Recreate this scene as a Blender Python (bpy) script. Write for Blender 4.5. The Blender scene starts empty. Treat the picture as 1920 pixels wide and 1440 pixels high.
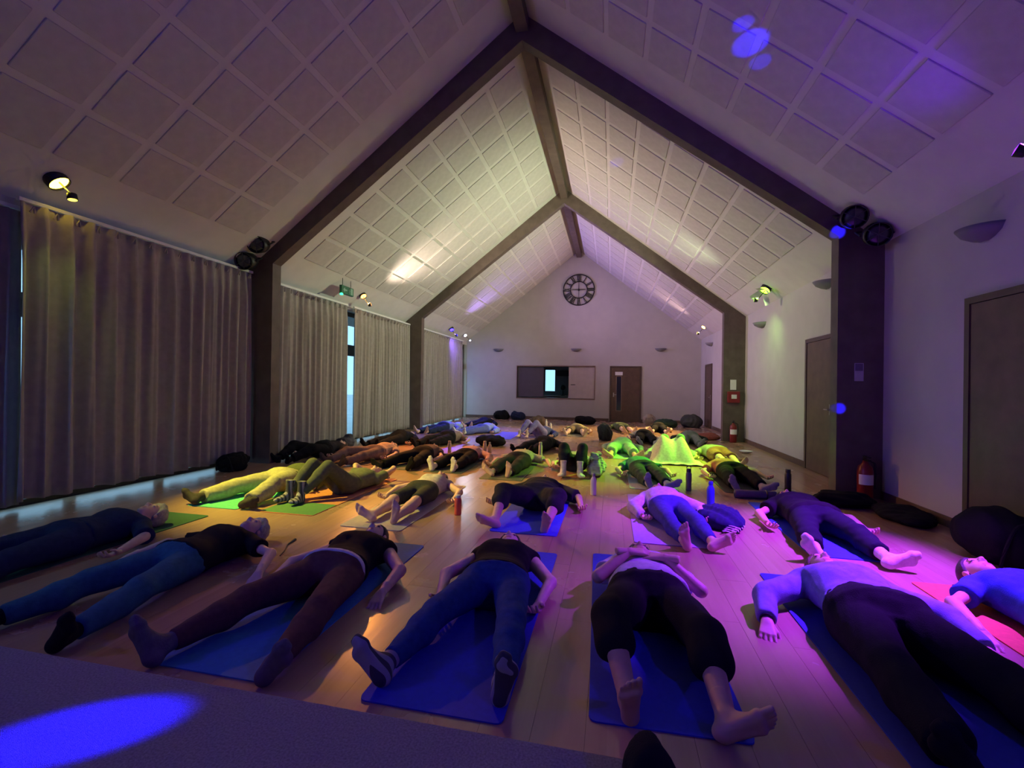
import bpy, bmesh, math, random
import numpy as np
from mathutils import Vector, Matrix
random.seed(7); np.random.seed(7)
SC = bpy.context.scene
COL = SC.collection

# ------------------------------------------------------------------ camera
CAM_H, YAW, PITCH, ROLL, FPX = 1.31, 0.2136, 0.0036, 0.0151, 862.7
def cam_axes():
    f = Vector((-math.sin(YAW)*math.cos(PITCH), math.cos(YAW)*math.cos(PITCH), math.sin(PITCH)))
    r = Vector((math.cos(YAW), math.sin(YAW), 0)); u = r.cross(f)
    return r*math.cos(ROLL)+u*math.sin(ROLL), -r*math.sin(ROLL)+u*math.cos(ROLL), f
_r, _u, _f = cam_axes()
cd = bpy.data.cameras.new('camera'); cam = bpy.data.objects.new('camera', cd); COL.objects.link(cam)
cd.sensor_fit = 'HORIZONTAL'; cd.sensor_width = 36; cd.lens = 36*FPX/1920; cd.clip_start = .05
cam.matrix_world = Matrix(((_r.x,_u.x,-_f.x,0),(_r.y,_u.y,-_f.y,0),(_r.z,_u.z,-_f.z,CAM_H),(0,0,0,1)))
SC.camera = cam
SC.view_settings.view_transform = 'Standard'; SC.view_settings.look = 'None'
SC.view_settings.gamma = 1; SC.view_settings.use_curve_mapping = False
SC.view_settings.exposure = 0.0
SC.cycles.use_denoising = True
SC.cycles.max_bounces = 5; SC.cycles.diffuse_bounces = 4; SC.cycles.glossy_bounces = 2; SC.cycles.transparent_max_bounces = 8
SC.cycles.use_adaptive_sampling = True; SC.cycles.adaptive_threshold = .09; SC.cycles.adaptive_min_samples = 16
SC.cycles.sample_clamp_indirect = 4
SC.cycles.caustics_reflective = False; SC.cycles.caustics_refractive = False

# ------------------------------------------------------------------ world: overcast daylight outside
W = bpy.data.worlds.new('sky'); SC.world = W; W.use_nodes = True
bg = W.node_tree.nodes['Background']; bg.inputs[0].default_value = (.28, .52, .72, 1); bg.inputs[1].default_value = 2.4

# coloured party lamps: name -> (position, aim, colour, spot watts, cone deg, spill watts of the added wash)
LAMPS = {
 'yellow': ((-5.55, 3.59, 3.32), (-3.1, 4.85, 0), (1.0, .82, .10), 1400, 52, 14),
 'orange': ((-5.55, 9.49, 3.30), (-2.6, 8.0, 0), (1.0, .36, .07), 1700, 64, 1000),
 'blue':   ((-5.55,15.42, 3.26), (-3.9,12.6, 0), (.05, .03, 1.0), 2100, 52, 1000),
 'white':  ((-5.60,17.10, 3.24), (-1.5,11.5, 0), (.80, .85, 1.0), 160, 46, 10),
 'green':  ((2.92, 9.87, 3.27), (.75, 8.2, 0), (.40, 1.0, .04), 2800, 46, 1250),
 'amber':  ((2.92,16.07, 3.33), (.2, 13.9, 0), (1.0, .66, .20), 2300, 56, 430),
 'violet': ((2.95, 3.90, 3.22), (1.25, 3.95, 0), (.27, .03, 1.0), 4500, 56, 50),
 'navy':   ((2.95,-0.60, 3.25), (.3, 2.4, .1), (.03, .012, 1.0), 140, 80, 90),
 'cyan':   ((-5.55,0.20, 3.30), (-4.8, 3.0, 0), (.05, .25, .75), 110, 80, 330),
}
WASH_COL = {'yellow':(.75,1.0,.10),'orange':(1.0,.78,.62),'blue':(.42,.26,1.0),'green':(.82,1.0,.60),'amber':(1.0,.64,.60),'violet':(.12,.0,1.0),'navy':(.05,.0,1.0),'cyan':(.10,.0,1.0),'white':(.8,.85,1)}  # colours of the added wash lights
# aim of the wide wash light added to each lamp
WASH = {'yellow':(-5.0,3.6,0),'orange':(.4,11.9,4.9),'green':(-4.2,11.8,4.0),'amber':(-2.6,15.0,4.7),'blue':(.2,14.9,4.7),'violet':(.3,5.0,4.6),'navy':(-3.0,0.6,3.6),'cyan':(3.2,5.2,2.6),'white':(-1.5,11.5,0)}
# narrow blue beams of the effect projector on the stage (aim points on ceiling and column)
PROJ = (1.5,.25,1.12)
BEAMS = [((1.14,4.67,4.75), 1.5, 500), ((1.25,4.80,4.65), 2.6, 800), ((1.38,4.93,4.54), 1.5, 380), ((.02,8.98,5.60), 1.2, 330), ((2.71,6.40,3.27), 1.5, 3500), ((2.75,6.40,1.09), 1.3, 2500)]

# ------------------------------------------------------------------ helpers
def link(o, parent=None):
    COL.objects.link(o)
    if parent is not None: o.parent = parent
    return o
def tag(o, label, cat, group=None, kind=None):
    if label: o['label'] = label
    if cat: o['category'] = cat
    if group: o['group'] = group
    if kind: o['kind'] = kind
    return o
def empty(name, loc=(0,0,0), rz=0):
    o = bpy.data.objects.new(name, None); o.empty_display_size = .05
    COL.objects.link(o); o.location = loc; o.rotation_euler = (0,0,rz); return o
def mesh_np(name, V, Q, mats, mi=None, smooth=True):
    V = np.asarray(V, np.float32); Q = np.asarray(Q, np.int32)
    me = bpy.data.meshes.new(name); n, m, k = len(V), len(Q), Q.shape[1]
    me.vertices.add(n); me.vertices.foreach_set('co', V.ravel())
    me.loops.add(m*k); me.loops.foreach_set('vertex_index', Q.ravel())
    me.polygons.add(m); me.polygons.foreach_set('loop_start', np.arange(0, m*k, k, dtype=np.int32))
    for mt in mats: me.materials.append(mt)
    if mi is not None: me.polygons.foreach_set('material_index', np.asarray(mi, np.int32))
    me.polygons.foreach_set('use_smooth', np.full(m, smooth, bool))
    me.update(calc_edges=True); me.validate(); return me
def bm_obj(name, bm, mat, parent=None, smooth=False):
    bmesh.ops.recalc_face_normals(bm, faces=bm.faces)
    me = bpy.data.meshes.new(name); bm.to_mesh(me); bm.free()
    if mat is not None: me.materials.append(mat)
    if smooth:
        for p in me.polygons: p.use_smooth = True
    return link(bpy.data.objects.new(name, me), parent)
def box(bm, x0, x1, y0, y1, z0, z1, M=None):
    vs = [bm.verts.new((x,y,z)) for x in (x0,x1) for y in (y0,y1) for z in (z0,z1)]
    for f in ((0,1,3,2),(4,6,7,5),(0,4,5,1),(2,3,7,6),(0,2,6,4),(1,5,7,3)):
        bm.faces.new([vs[i] for i in f])
    if M is not None: bmesh.ops.transform(bm, matrix=M, verts=vs)
    return vs
def prism(bm, pts, a, b, axis='y'):
    """extrude a 2-D outline between a and b along an axis"""
    mk = {'y': lambda p,t:(p[0],t,p[1]), 'z': lambda p,t:(p[0],p[1],t), 'x': lambda p,t:(t,p[0],p[1])}[axis]
    A = [bm.verts.new(mk(p,a)) for p in pts]; B = [bm.verts.new(mk(p,b)) for p in pts]
    bm.faces.new(A); bm.faces.new(B[::-1]); n = len(pts)
    for i in range(n): bm.faces.new((A[i],A[(i+1)%n],B[(i+1)%n],B[i]))
    return A+B
def bevel(bm, w, seg=2):
    bmesh.ops.bevel(bm, geom=list(bm.edges), offset=w, segments=seg, affect='EDGES', profile=.6, clamp_overlap=True)
def tube(bm, pts, r, seg=8, closed=False):
    """round bar along a polyline; r may be a list"""
    pts = [Vector(p) for p in pts]; n = len(pts); rr = r if isinstance(r,(list,tuple)) else [r]*n
    rings = []
    up = Vector((0,0,1))
    for i, p in enumerate(pts):
        d = (pts[(i+1)%n]-pts[i-1]) if closed else (pts[min(i+1,n-1)]-pts[max(i-1,0)])
        d.normalize(); a = d.cross(up)
        if a.length < .05: a = d.cross(Vector((1,0,0)))
        a.normalize(); b = d.cross(a)
        rings.append([bm.verts.new(p + (a*math.cos(t)+b*math.sin(t))*rr[i]) for t in [2*math.pi*k/seg for k in range(seg)]])
    for i in range(n if closed else n-1):
        A, B = rings[i], rings[(i+1)%n]
        for k in range(seg): bm.faces.new((A[k],A[(k+1)%seg],B[(k+1)%seg],B[k]))
    if not closed: bm.faces.new(rings[0][::-1]); bm.faces.new(rings[-1])
def lathe(bm, prof, seg=20, a0=0, a1=2*math.pi, M=None):
    full = abs(a1-a0-2*math.pi) < 1e-6; n = seg if full else seg+1; rings = []; vs = []
    for r, z in prof:
        ring = [bm.verts.new((max(r,1e-4)*math.cos(a0+(a1-a0)*k/seg), max(r,1e-4)*math.sin(a0+(a1-a0)*k/seg), z)) for k in range(n)]
        rings.append(ring); vs += ring
    for A, B in zip(rings, rings[1:]):
        for k in range(seg): bm.faces.new((A[k],A[(k+1)%n],B[(k+1)%n],B[k]))
    if full: bm.faces.new(rings[0][::-1]); bm.faces.new(rings[-1])
    if M is not None: bmesh.ops.transform(bm, matrix=M, verts=vs)
    return vs
def look_rot(d, up=(0,0,1)):
    """matrix whose -Z points along d"""
    return Vector(d).to_track_quat('-Z', 'Y').to_matrix().to_4x4()

# ------------------------------------------------------------------ materials
MATS = {}
def mat(name, col, rough=.7, var=.12, scale=12, bump=0.0, bscale=60, metal=0, spec=.5, coat=0, emit=None, estr=0, sheen=0):
    if name in MATS: return MATS[name]
    m = bpy.data.materials.new(name); m.use_nodes = True; nt = m.node_tree; N = nt.nodes; L = nt.links
    p = N['Principled BSDF']; p.inputs['Roughness'].default_value = rough; p.inputs['Metallic'].default_value = metal
    p.inputs['Specular IOR Level'].default_value = spec; p.inputs['Coat Weight'].default_value = coat
    p.inputs['Sheen Weight'].default_value = sheen
    tc = N.new('ShaderNodeTexCoord')
    if var > 0:
        nz = N.new('ShaderNodeTexNoise'); nz.inputs['Scale'].default_value = scale; nz.inputs['Detail'].default_value = 4
        L.new(tc.outputs['Object'], nz.inputs['Vector'])
        rp = N.new('ShaderNodeValToRGB'); c = Vector(col)
        rp.color_ramp.elements[0].position = .3; rp.color_ramp.elements[1].position = .7
        rp.color_ramp.elements[0].color = (*(c*(1-var)), 1); rp.color_ramp.elements[1].color = (*[min(1,v) for v in c*(1+var)], 1)
        L.new(nz.outputs['Fac'], rp.inputs[0]); L.new(rp.outputs[0], p.inputs['Base Color'])
    else: p.inputs['Base Color'].default_value = (*col, 1)
    if bump > 0:
        b2 = N.new('ShaderNodeTexNoise'); b2.inputs['Scale'].default_value = bscale; b2.inputs['Detail'].default_value = 3
        L.new(tc.outputs['Object'], b2.inputs['Vector'])
        bp = N.new('ShaderNodeBump'); bp.inputs['Strength'].default_value = bump; bp.inputs['Distance'].default_value = .02
        L.new(b2.outputs['Fac'], bp.inputs['Height']); L.new(bp.outputs[0], p.inputs['Normal'])
    if emit: p.inputs['Emission Color'].default_value = (*emit,1); p.inputs['Emission Strength'].default_value = estr
    MATS[name] = m; return m
def cloth(c, key=None): return mat('cloth_%s' % (key or '%.3f_%.3f_%.3f' % c), c, .9, .15, 30, .25, 220, spec=.15)
def wood_floor():
    m = bpy.data.materials.new('varnished_boards'); m.use_nodes = True; N = m.node_tree.nodes; L = m.node_tree.links; p = N['Principled BSDF']
    g = N.new('ShaderNodeNewGeometry'); sp = N.new('ShaderNodeSeparateXYZ'); L.new(g.outputs['Position'], sp.inputs[0])
    dv = N.new('ShaderNodeMath'); dv.operation='MULTIPLY_ADD'; dv.inputs[1].default_value = 5.0; dv.inputs[2].default_value = 50.0; L.new(sp.outputs[0], dv.inputs[0])
    fl = N.new('ShaderNodeMath'); fl.operation='FLOOR'; L.new(dv.outputs[0], fl.inputs[0])
    wn = N.new('ShaderNodeTexWhiteNoise'); wn.noise_dimensions='1D'; L.new(fl.outputs[0], wn.inputs['W'])
    mp = N.new('ShaderNodeMapping'); mp.inputs['Scale'].default_value = (22,1.6,1); L.new(g.outputs['Position'], mp.inputs['Vector'])
    nz = N.new('ShaderNodeTexNoise'); nz.inputs['Scale'].default_value = 1.2; nz.inputs['Detail'].default_value = 6; L.new(mp.outputs[0], nz.inputs['Vector'])
    n2 = N.new('ShaderNodeTexNoise'); n2.inputs['Scale'].default_value = 2.2; n2.inputs['Detail'].default_value = 5; L.new(g.outputs['Position'], n2.inputs['Vector'])
    a1 = N.new('ShaderNodeMath'); a1.operation='MULTIPLY_ADD'; a1.inputs[1].default_value=.35; L.new(wn.outputs['Value'], a1.inputs[0]); 
    a2 = N.new('ShaderNodeMath'); a2.operation='MULTIPLY_ADD'; a2.inputs[1].default_value=.45; L.new(nz.outputs['Fac'], a2.inputs[0]); L.new(a1.outputs[0], a2.inputs[2])
    a1.inputs[2].default_value = .0
    rp = N.new('ShaderNodeValToRGB'); rp.color_ramp.elements[0].position=.1; rp.color_ramp.elements[1].position=.65
    rp.color_ramp.elements[0].color=(.32,.19,.115,1); rp.color_ramp.elements[1].color=(.43,.275,.175,1)
    L.new(a2.outputs[0], rp.inputs[0]); L.new(rp.outputs[0], p.inputs['Base Color'])
    rr = N.new('ShaderNodeMapRange'); rr.inputs['From Min'].default_value=.3; rr.inputs['From Max'].default_value=.7; rr.inputs['To Min'].default_value=.20; rr.inputs['To Max'].default_value=.29
    L.new(n2.outputs['Fac'], rr.inputs['Value']); L.new(rr.outputs[0], p.inputs['Roughness'])
    p.inputs['Specular IOR Level'].default_value = .5
    bp = N.new('ShaderNodeBump'); bp.inputs['Strength'].default_value=.05; bp.inputs['Distance'].default_value=.01; L.new(nz.outputs['Fac'], bp.inputs['Height']); L.new(bp.outputs[0], p.inputs['Normal'])
    return m
def glass_mat():
    m = bpy.data.materials.new('window_glass'); m.use_nodes = True; N = m.node_tree.nodes; L = m.node_tree.links
    N.remove(N['Principled BSDF']); t = N.new('ShaderNodeBsdfTransparent'); t.inputs[0].default_value=(.93,.97,.98,1)
    g = N.new('ShaderNodeBsdfGlossy'); g.inputs['Roughness'].default_value=.03; mx = N.new('ShaderNodeMixShader'); mx.inputs[0].default_value=.07
    L.new(t.outputs[0], mx.inputs[1]); L.new(g.outputs[0], mx.inputs[2]); L.new(mx.outputs[0], N['Material Output'].inputs[0]); return m
def emis(name, col, s):
    if name in MATS: return MATS[name]
    m = bpy.data.materials.new(name); m.use_nodes=True; N=m.node_tree.nodes; N.remove(N['Principled BSDF'])
    e=N.new('ShaderNodeEmission'); e.inputs[0].default_value=(*col,1); e.inputs[1].default_value=s
    m.node_tree.links.new(e.outputs[0], N['Material Output'].inputs[0]); MATS[name]=m; return m

M_WALL = mat('wall_paint', (.52,.49,.46), .85, .04, 3, .04, 90, spec=.2)
M_CEIL = mat('ceiling_strip_paint', (.66,.63,.60), .9, .04, 4, spec=.1)
M_TILE = mat('ceiling_tile_board', (.56,.53,.505), .95, .06, 9, .12, 120, spec=.1)
M_BEAM = mat('stained_beam_timber', (.115,.085,.07), .6, .2, 5, .06, 40)
M_DOOR = mat('oak_door_veneer', (.115,.07,.045), .5, .2, 6, .05, 50)
M_FRAME = mat('dark_window_frame', (.07,.045,.035), .5, .2, 8)
M_BLACK = mat('black_metal', (.012,.012,.013), .45, .2, 20)
M_CHROME = mat('brushed_steel', (.6,.6,.6), .3, .05, 30, metal=1)
M_CARPET = mat('grey_stage_carpet', (.27,.26,.28), 1.0, .25, 160, .5, 420, spec=.05)
M_CURT = mat('curtain_cloth', (.36,.315,.29), .9, .08, 14, .15, 260, spec=.1, sheen=.2)
M_GLASS = glass_mat()
M_FLOOR = wood_floor()
M_RED = mat('red_enamel', (.22,.014,.014), .35, .08, 10)
M_WHITE = mat('white_plastic', (.75,.75,.73), .4, .04, 10)
M_PAPER = mat('white_paper', (.78,.76,.74), .8, .03, 10)

# ------------------------------------------------------------------ room shell
XC, HB, ZR, ZE = -1.32, 4.54, 6.63, 3.11
XL, XR = XC-HB, XC+HB
Y0, Y1, FD, Y2, Y3 = -4.0, 6.41, .19, 12.35, 18.12
TH = math.atan((ZR-ZE)/HB); CT, ST = math.cos(TH), math.sin(TH)
def struct(o, label=None): o['kind'] = 'structure'; 
def sobj(name, bm, m, label=None, parent=None, smooth=False):
    o = bm_obj(name, bm, m, parent, smooth)
    if parent is None: o['kind'] = 'structure'
    if label: o['label'] = label
    return o

# floor: slab, each board near the camera a part, the rest one part
bm = bmesh.new(); box(bm, XL-.3, XR+.2, Y0-.1, Y3+.1, -.2, -.012)
floor = sobj('floor', bm, mat('floor_gap_dark', (.05,.03,.02), .8), 'varnished timber board floor of the hall')
BW = .2; g = .0012
def board_mesh(L):
    bm = bmesh.new(); box(bm, g/2, BW-g/2, g/2, L-g/2, -.012, 0); bmesh.ops.recalc_face_normals(bm, faces=bm.faces)
    me = bpy.data.meshes.new('board'); bm.to_mesh(me); bm.free(); me.materials.append(M_FLOOR); return me
BM = {L: board_mesh(L) for L in (1.2, 2.4, 1.8)}
nb = int((XR-XL)/BW)+1; far = bmesh.new(); cnt = 0
for i in range(nb):
    x = XL-.02+i*BW; y = [1.0, .2, 1.6-1.2][i%3]; k = 0
    w = min(BW, XR-x)
    while y < Y3:
        L = 2.4
        if x+BW > XR+.01 or y+L > 7.7:
            box(far, x+g/2, x+w-g/2, y+g/2, min(y+L, Y3)-g/2, -.012, 0)
        else:
            o = bpy.data.objects.new('floor_board', BM[2.4]); link(o, floor); o.location = (x, y, 0)
        y += L
box(far, XL, XR, Y0, .2, -.012, -.001)
o = bm_obj('floor_boards_beyond', far, M_FLOOR, floor); o['kind'] = 'stuff'

# stage platform under the camera
bm = bmesh.new(); box(bm, XL+.05, XR-.05, Y0, 1.235, 0, .35); bevel(bm, .012)
stage = sobj('trim_1', bm, M_CARPET, 'low grey carpeted stage in the near foreground')

# roof slopes with tiles
def tile_mesh():
    bm = bmesh.new(); box(bm, -.262,.262,-.267,.267,-.009,.009); bevel(bm, .004, 1)
    bmesh.ops.recalc_face_normals(bm, faces=bm.faces); me = bpy.data.meshes.new('ceiling_tile'); bm.to_mesh(me); bm.free(); me.materials.append(M_TILE); return me
TM = tile_mesh()
for side in (-1, 1):
    bm = bmesh.new(); ex = .5
    pts = [(XC, ZR), (XC+side*(HB+ex), ZR-(HB+ex)*ST/CT), (XC+side*(HB+ex), ZR-(HB+ex)*ST/CT+.25), (XC, ZR+.25)]
    prism(bm, pts, Y0-.2, Y3+.3)
    roof = sobj('ceiling', bm, M_CEIL, 'white tiled roof slope on the %s side' % ('curtain' if side<0 else 'doorway'))
    for (ya, yb, ys) in ((Y0, Y1, [5.24-.625*k for k in range(-1, 8)]), (Y1+FD, Y2, [7.11+.635*k for k in range(8)]), (Y2+FD, Y3, [13.05+.635*k for k in range(8)])):
        for y in ys:
            for r in range(8):
                s = .30+.605*(r+.5); yc = y-.3125 if ya == Y0 else y+.3175
                t = bpy.data.objects.new('ceiling_tile', TM); link(t, roof)
                n = Vector((-side*ST, 0, -CT))
                t.location = Vector((XC+side*s*CT, yc, ZR-s*ST)) + n*.004
                t.rotation_euler = (0, TH*side, 0)

# left wall: piers, lintel and sill with window bays
bays = [(-3.6,.4), (.9, Y1-.25), (Y1+FD+.25, Y2-.25), (Y2+FD+.25, Y3-.02)]
bm = bmesh.new(); ys = [Y0] + [v for b_ in bays for v in b_] + [Y3]
for i in range(0, len(ys), 2): box(bm, XL-.3, XL, ys[i], ys[i+1], 0, 2.95)
box(bm, XL-.3, XL, Y0, Y3, 2.95, ZE+.1)
sobj('wall_left', bm, M_WALL, 'white wall behind the curtains')
for n, (a, b_) in enumerate(bays):
    w = empty('window_%d' % (n+1), (XL-.15, 0, 0)); w['kind']='structure'; w['label']='tall dark framed window behind the curtains'
    nm = max(2, round((b_-a)/1.15)); 
    def fr(nme, x0,x1,y0,y1,z0,z1, m=M_FRAME):
        bm = bmesh.new(); box(bm, x0,x1,y0,y1,z0,z1); bm_obj(nme, bm, m, w)
    fr('window_frame', -.04,.04,a,b_,2.85,2.95); fr('window_frame', -.04,.04,a,b_,-.01,.05); fr('transom', -.04,.04,a,b_,1.95,2.2)
    for k in range(nm+1):
        y = a+(b_-a)*k/nm; fr('mullion', -.04,.04, max(a,y-.04), min(b_,y+.04), .05,2.85)
        if k < nm:
            y2 = a+(b_-a)*(k+1)/nm
            fr('pane', -.004,.004, y+.04, y2-.04, .05,1.95, M_GLASS); fr('pane', -.004,.004, y+.04, y2-.04, 2.2,2.85, M_GLASS)

# right wall
bm = bmesh.new(); box(bm, XR, XR+.2, Y0, Y3, 0, ZE+.25); sobj('wall_right', bm, M_WALL, 'white side wall with the doors')
# gable wall behind camera
bm = bmesh.new(); prism(bm, [(XL-.3,-.05),(XR+.2,-.05),(XR+.2,ZE+.1),(XC,ZR+.1),(XL-.3,ZE+.1)], Y0-.2, Y0); sobj('wall_back', bm, M_WALL, 'white gable wall behind the stage')
# end gable wall with serving hatch opening
HX0, HX1, HZ0, HZ1 = -3.72, -.66, .84, 2.09; HXO0, HXO1 = -2.66, -1.66
bm = bmesh.new()
for pts in ([(XL-.3,-.05),(HX0,-.05),(HX0,ZE),(XL-.3,ZE)], [(HX0,-.05),(HX1,-.05),(HX1,HZ0),(HX0,HZ0)], [(HX0,HZ1),(HX1,HZ1),(HX1,ZE),(HX0,ZE)],
            [(HX1,-.05),(XR+.2,-.05),(XR+.2,ZE),(HX1,ZE)], [(XL-.3,ZE),(XR+.2,ZE),(XC,ZR+.15)]):
    prism(bm, pts, Y3, Y3+.15)
sobj('wall_end', bm, M_WALL, 'white gable end wall with the clock')
# baseboards
bm = bmesh.new(); box(bm, XL, -.1, Y3-.02, Y3, 0, .1); box(bm, 1.1, XR, Y3-.02, Y3, 0, .1); sobj('baseboard_end', bm, M_DOOR)
bm = bmesh.new(); box(bm, XR-.018, XR, 5.05, Y1, 0, .1); box(bm, XR-.018, XR, Y1+FD, 7.6, 0, .1); box(bm, XR-.018, XR, 8.66, Y2, 0, .1); box(bm, XR-.018, XR, Y2+FD, 16.0, 0, .1); sobj('baseboard_right', bm, M_DOOR)

# portal frames
for n, y in enumerate((Y1, Y2)):
    root = empty('trim_%d' % (n+2), (XC, y, 0)); root['kind']='structure'
    root['label'] = ('near' if n==0 else 'far')+' dark timber portal frame spanning the hall'
    for s in (-1, 1):
        bm = bmesh.new(); prism(bm, [(s*4.04,0),(s*HB,0),(s*HB,ZE),(s*4.30,3.42),(s*4.04,3.22)], 0, FD)
        bm_obj('column', bm, M_BEAM, root)
        bm = bmesh.new(); prism(bm, [(0,6.24),(s*4.04,3.22),(s*4.30,3.42),(s*(HB),ZE+.0),(s*HB,ZE+.02),(0,ZR+.02)], 0.0005, FD-.0005)
        bm_obj('rafter', bm, M_BEAM, root)
# ridge beam
bm = bmesh.new(); box(bm, XC-.09, XC+.09, Y0, Y1, 6.36, ZR+.02); box(bm, XC-.09, XC+.09, Y1+FD, Y2, 6.36, ZR+.02); box(bm, XC-.09, XC+.09, Y2+FD, Y3, 6.36, ZR+.02)
sobj('trim_4', bm, M_BEAM, 'dark ridge beam along the roof apex')

# hatch shutters, frame, kitchen
bm = bmesh.new(); 
for (x0,x1,z0,z1) in ((HX0-.03,HX1+.03,HZ1,HZ1+.04),(HX0-.03,HX1+.03,HZ0-.04,HZ0),(HX0-.03,HX0,HZ0,HZ1),(HX1,HX1+.03,HZ0,HZ1)): box(bm, x0,x1,Y3-.015,Y3+.15,z0,z1)
sobj('trim_5', bm, mat('hatch_frame_wood', (.24,.15,.12), .5, .1, 8), 'timber frame of the serving hatch')
hp = empty('hatch_shutter', (HXO1, Y3+.06, HZ0)); tag(hp, 'pale sliding hatch shutter beside the open kitchen gap', 'shutter')
bm = bmesh.new(); box(bm, 0, HX1-HXO1-.005, -.012,.012, .005, HZ1-HZ0-.005); pn = bm_obj('panel', bm, mat('shutter_pale', (.56,.48,.46), .6, .06, 5), hp)
bm = bmesh.new(); box(bm, .08, .26, -.025,-.012, .53,.555); bm_obj('handle', bm, M_BLACK, pn)
hp = empty('hatch_shutter', (HX0, Y3+.10, HZ0)); tag(hp, 'dark sliding hatch shutter on the left of the opening', 'shutter')
bm = bmesh.new(); box(bm, .005, HXO0-HX0, -.012,.012, .04, HZ1-HZ0-.005); bm_obj('panel', bm, mat('shutter_dark', (.10,.08,.10), .6, .08, 5), hp)
bm = bmesh.new(); box(bm, HX0, HX1, Y3+.15, Y3+.45, HZ0-.04, HZ0); sobj('trim_6', bm, M_WHITE, 'white counter ledge inside the hatch')
KM = mat('kitchen_wall', (.42,.46,.50), .8, .05, 4)
bm = bmesh.new(); ky=21.0; wx0,wx1,wz0,wz1=-3.03,-2.50,1.05,2.10
box(bm,-4.6,wx0,ky,ky+.1,0,2.6); box(bm,wx1,.2,ky,ky+.1,0,2.6); box(bm,wx0,wx1,ky,ky+.1,0,wz0); box(bm,wx0,wx1,ky,ky+.1,wz1,2.6)
box(bm,-4.7,-4.6,Y3+.15,ky+.1,0,2.6); box(bm,.2,.3,Y3+.15,ky+.1,0,2.6); box(bm,-4.7,.3,Y3+.15,ky+.1,2.6,2.7); box(bm,-4.7,.3,Y3+.15,ky+.1,-.1,0)
sobj('wall_kitchen', bm, KM, 'grey blue kitchen walls seen through the hatch')
w = empty('window_5', (0,ky,0)); w['kind']='structure'; w['label']='bright kitchen window seen through the hatch'
for (x0,x1,z0,z1) in ((wx0,wx1,wz1-.04,wz1),(wx0,wx1,wz0,wz0+.04),(wx0,wx0+.04,wz0,wz1),(wx1-.04,wx1,wz0,wz1)):
    bm = bmesh.new(); box(bm,x0,x1,-.02,.06,z0,z1); bm_obj('window_frame', bm, M_FRAME, w)
bm = bmesh.new(); box(bm,wx0,wx1,.03,.036,wz0,wz1); bm_obj('pane', bm, M_GLASS, w)
kc = empty('kitchen_counter', (-2.2,20.65,0)); tag(kc, 'pale kitchen worktop under the small bright window', 'counter')
bm = bmesh.new(); box(bm,-1.6,1.6,-.3,.3,.86,.9); bm_obj('worktop', bm, M_WHITE, kc)
for k in range(4): bm = bmesh.new(); box(bm,-1.6+.8*k+.01,-.8+.8*k-.01,-.27,.3,0,.86); bm_obj('cupboard_front', bm, KM, kc)
wc = empty('wall_cupboard', (-2.12,20.8,1.78)); tag(wc, 'dark wall cupboard in the kitchen beyond the hatch', 'cupboard')
bm = bmesh.new(); box(bm,-.32,.3,-.15,.18,0,.24); bevel(bm,.006,1); bm_obj('body', bm, M_BLACK, wc)
bm = bmesh.new(); box(bm,-.31,.29,-.17,-.152,.01,.23); bm_obj('door', bm, mat('cupboard_door',(.03,.03,.04),.5), wc)
kt = empty('kitchen_fan', (-2.14,20.6,.9)); tag(kt, 'small black appliance with a round head on the kitchen worktop', 'appliance')
bm = bmesh.new(); lathe(bm,[(.09,0),(.09,.02),(.015,.03),(.012,.28)],14); bm_obj('stand', bm, M_BLACK, kt)
bm = bmesh.new(); lathe(bm,[(.02,-.04),(.10,-.03),(.12,0),(.10,.03),(.02,.04)],18, M=Matrix.Translation((0,0,.36))@Matrix.Rotation(math.pi/2,4,'X')); bm_obj('head', bm, M_BLACK, kt, True)

# doors
def door(name, label, M, wdt, hgt, glass=None, handle_side=1, plate=None):
    d = empty(name); d.matrix_world = M; d['kind']='structure'; d['label']=label
    bm = bmesh.new()
    for (x0,x1,z0,z1) in ((-.06,0,0,hgt+.06),(wdt,wdt+.06,0,hgt+.06),(0,wdt,hgt,hgt+.06)): box(bm,x0,x1,-.03,.02,z0,z1)
    bm_obj('door_frame', bm, mat('door_frame_wood',(.085,.05,.035),.5,.1,8), d)
    bm = bmesh.new(); box(bm,.004,wdt-.004,-.02,.018,.006,hgt-.004); bevel(bm,.003,1); leaf = bm_obj('door_leaf', bm, M_DOOR, d)
    hx = wdt-.09 if handle_side>0 else .09
    bm = bmesh.new(); box(bm,hx-.02,hx+.02,-.026,-.02,.94,1.1); tube(bm,[(hx,-.026,1.02),(hx,-.06,1.02),(hx-handle_side*.11,-.06,1.02)],.009); bm_obj('door_handle', bm, M_CHROME, leaf)
    if glass:
        x0,x1,z0,z1 = glass
        bm = bmesh.new(); box(bm,x0,x1,-.024,-.019,z0,z1); bm_obj('pane', bm, mat('dark_door_glass',(.03,.03,.045),.12,0), leaf)
        bm = bmesh.new()
        for q in ((x0-.02,x0,z0,z1),(x1,x1+.02,z0,z1),(x0-.02,x1+.02,z1,z1+.02),(x0-.02,x1+.02,z0-.02,z0)): box(bm,q[0],q[1],-.028,-.019,q[2],q[3])
        bm_obj('glazing_bead', bm, mat('bead_wood',(.28,.2,.15),.5,.1,8), leaf)
    if plate: bm = bmesh.new(); box(bm,plate[0],plate[1],-.026,-.02,plate[2],plate[3]); bm_obj('sign_plate', bm, M_PAPER, leaf)
    return d
door('door_1', 'brown wooden door with a narrow glass strip in the end wall', Matrix.Translation((-.02,Y3-.005,0)), 1.06, 2.06, (.2,.37,.42,1.72), -1, (.14,.42,1.77,1.90))
RM = lambda y: Matrix.Translation((XR-.002,y,0))@Matrix.Rotation(-math.pi/2,4,'Z')
door('door_2', 'dark wooden door in the near right wall', RM(5.0), .95, 2.12)
door('door_3', 'dark wooden door behind the near right column', RM(8.6), .95, 2.1)
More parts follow.
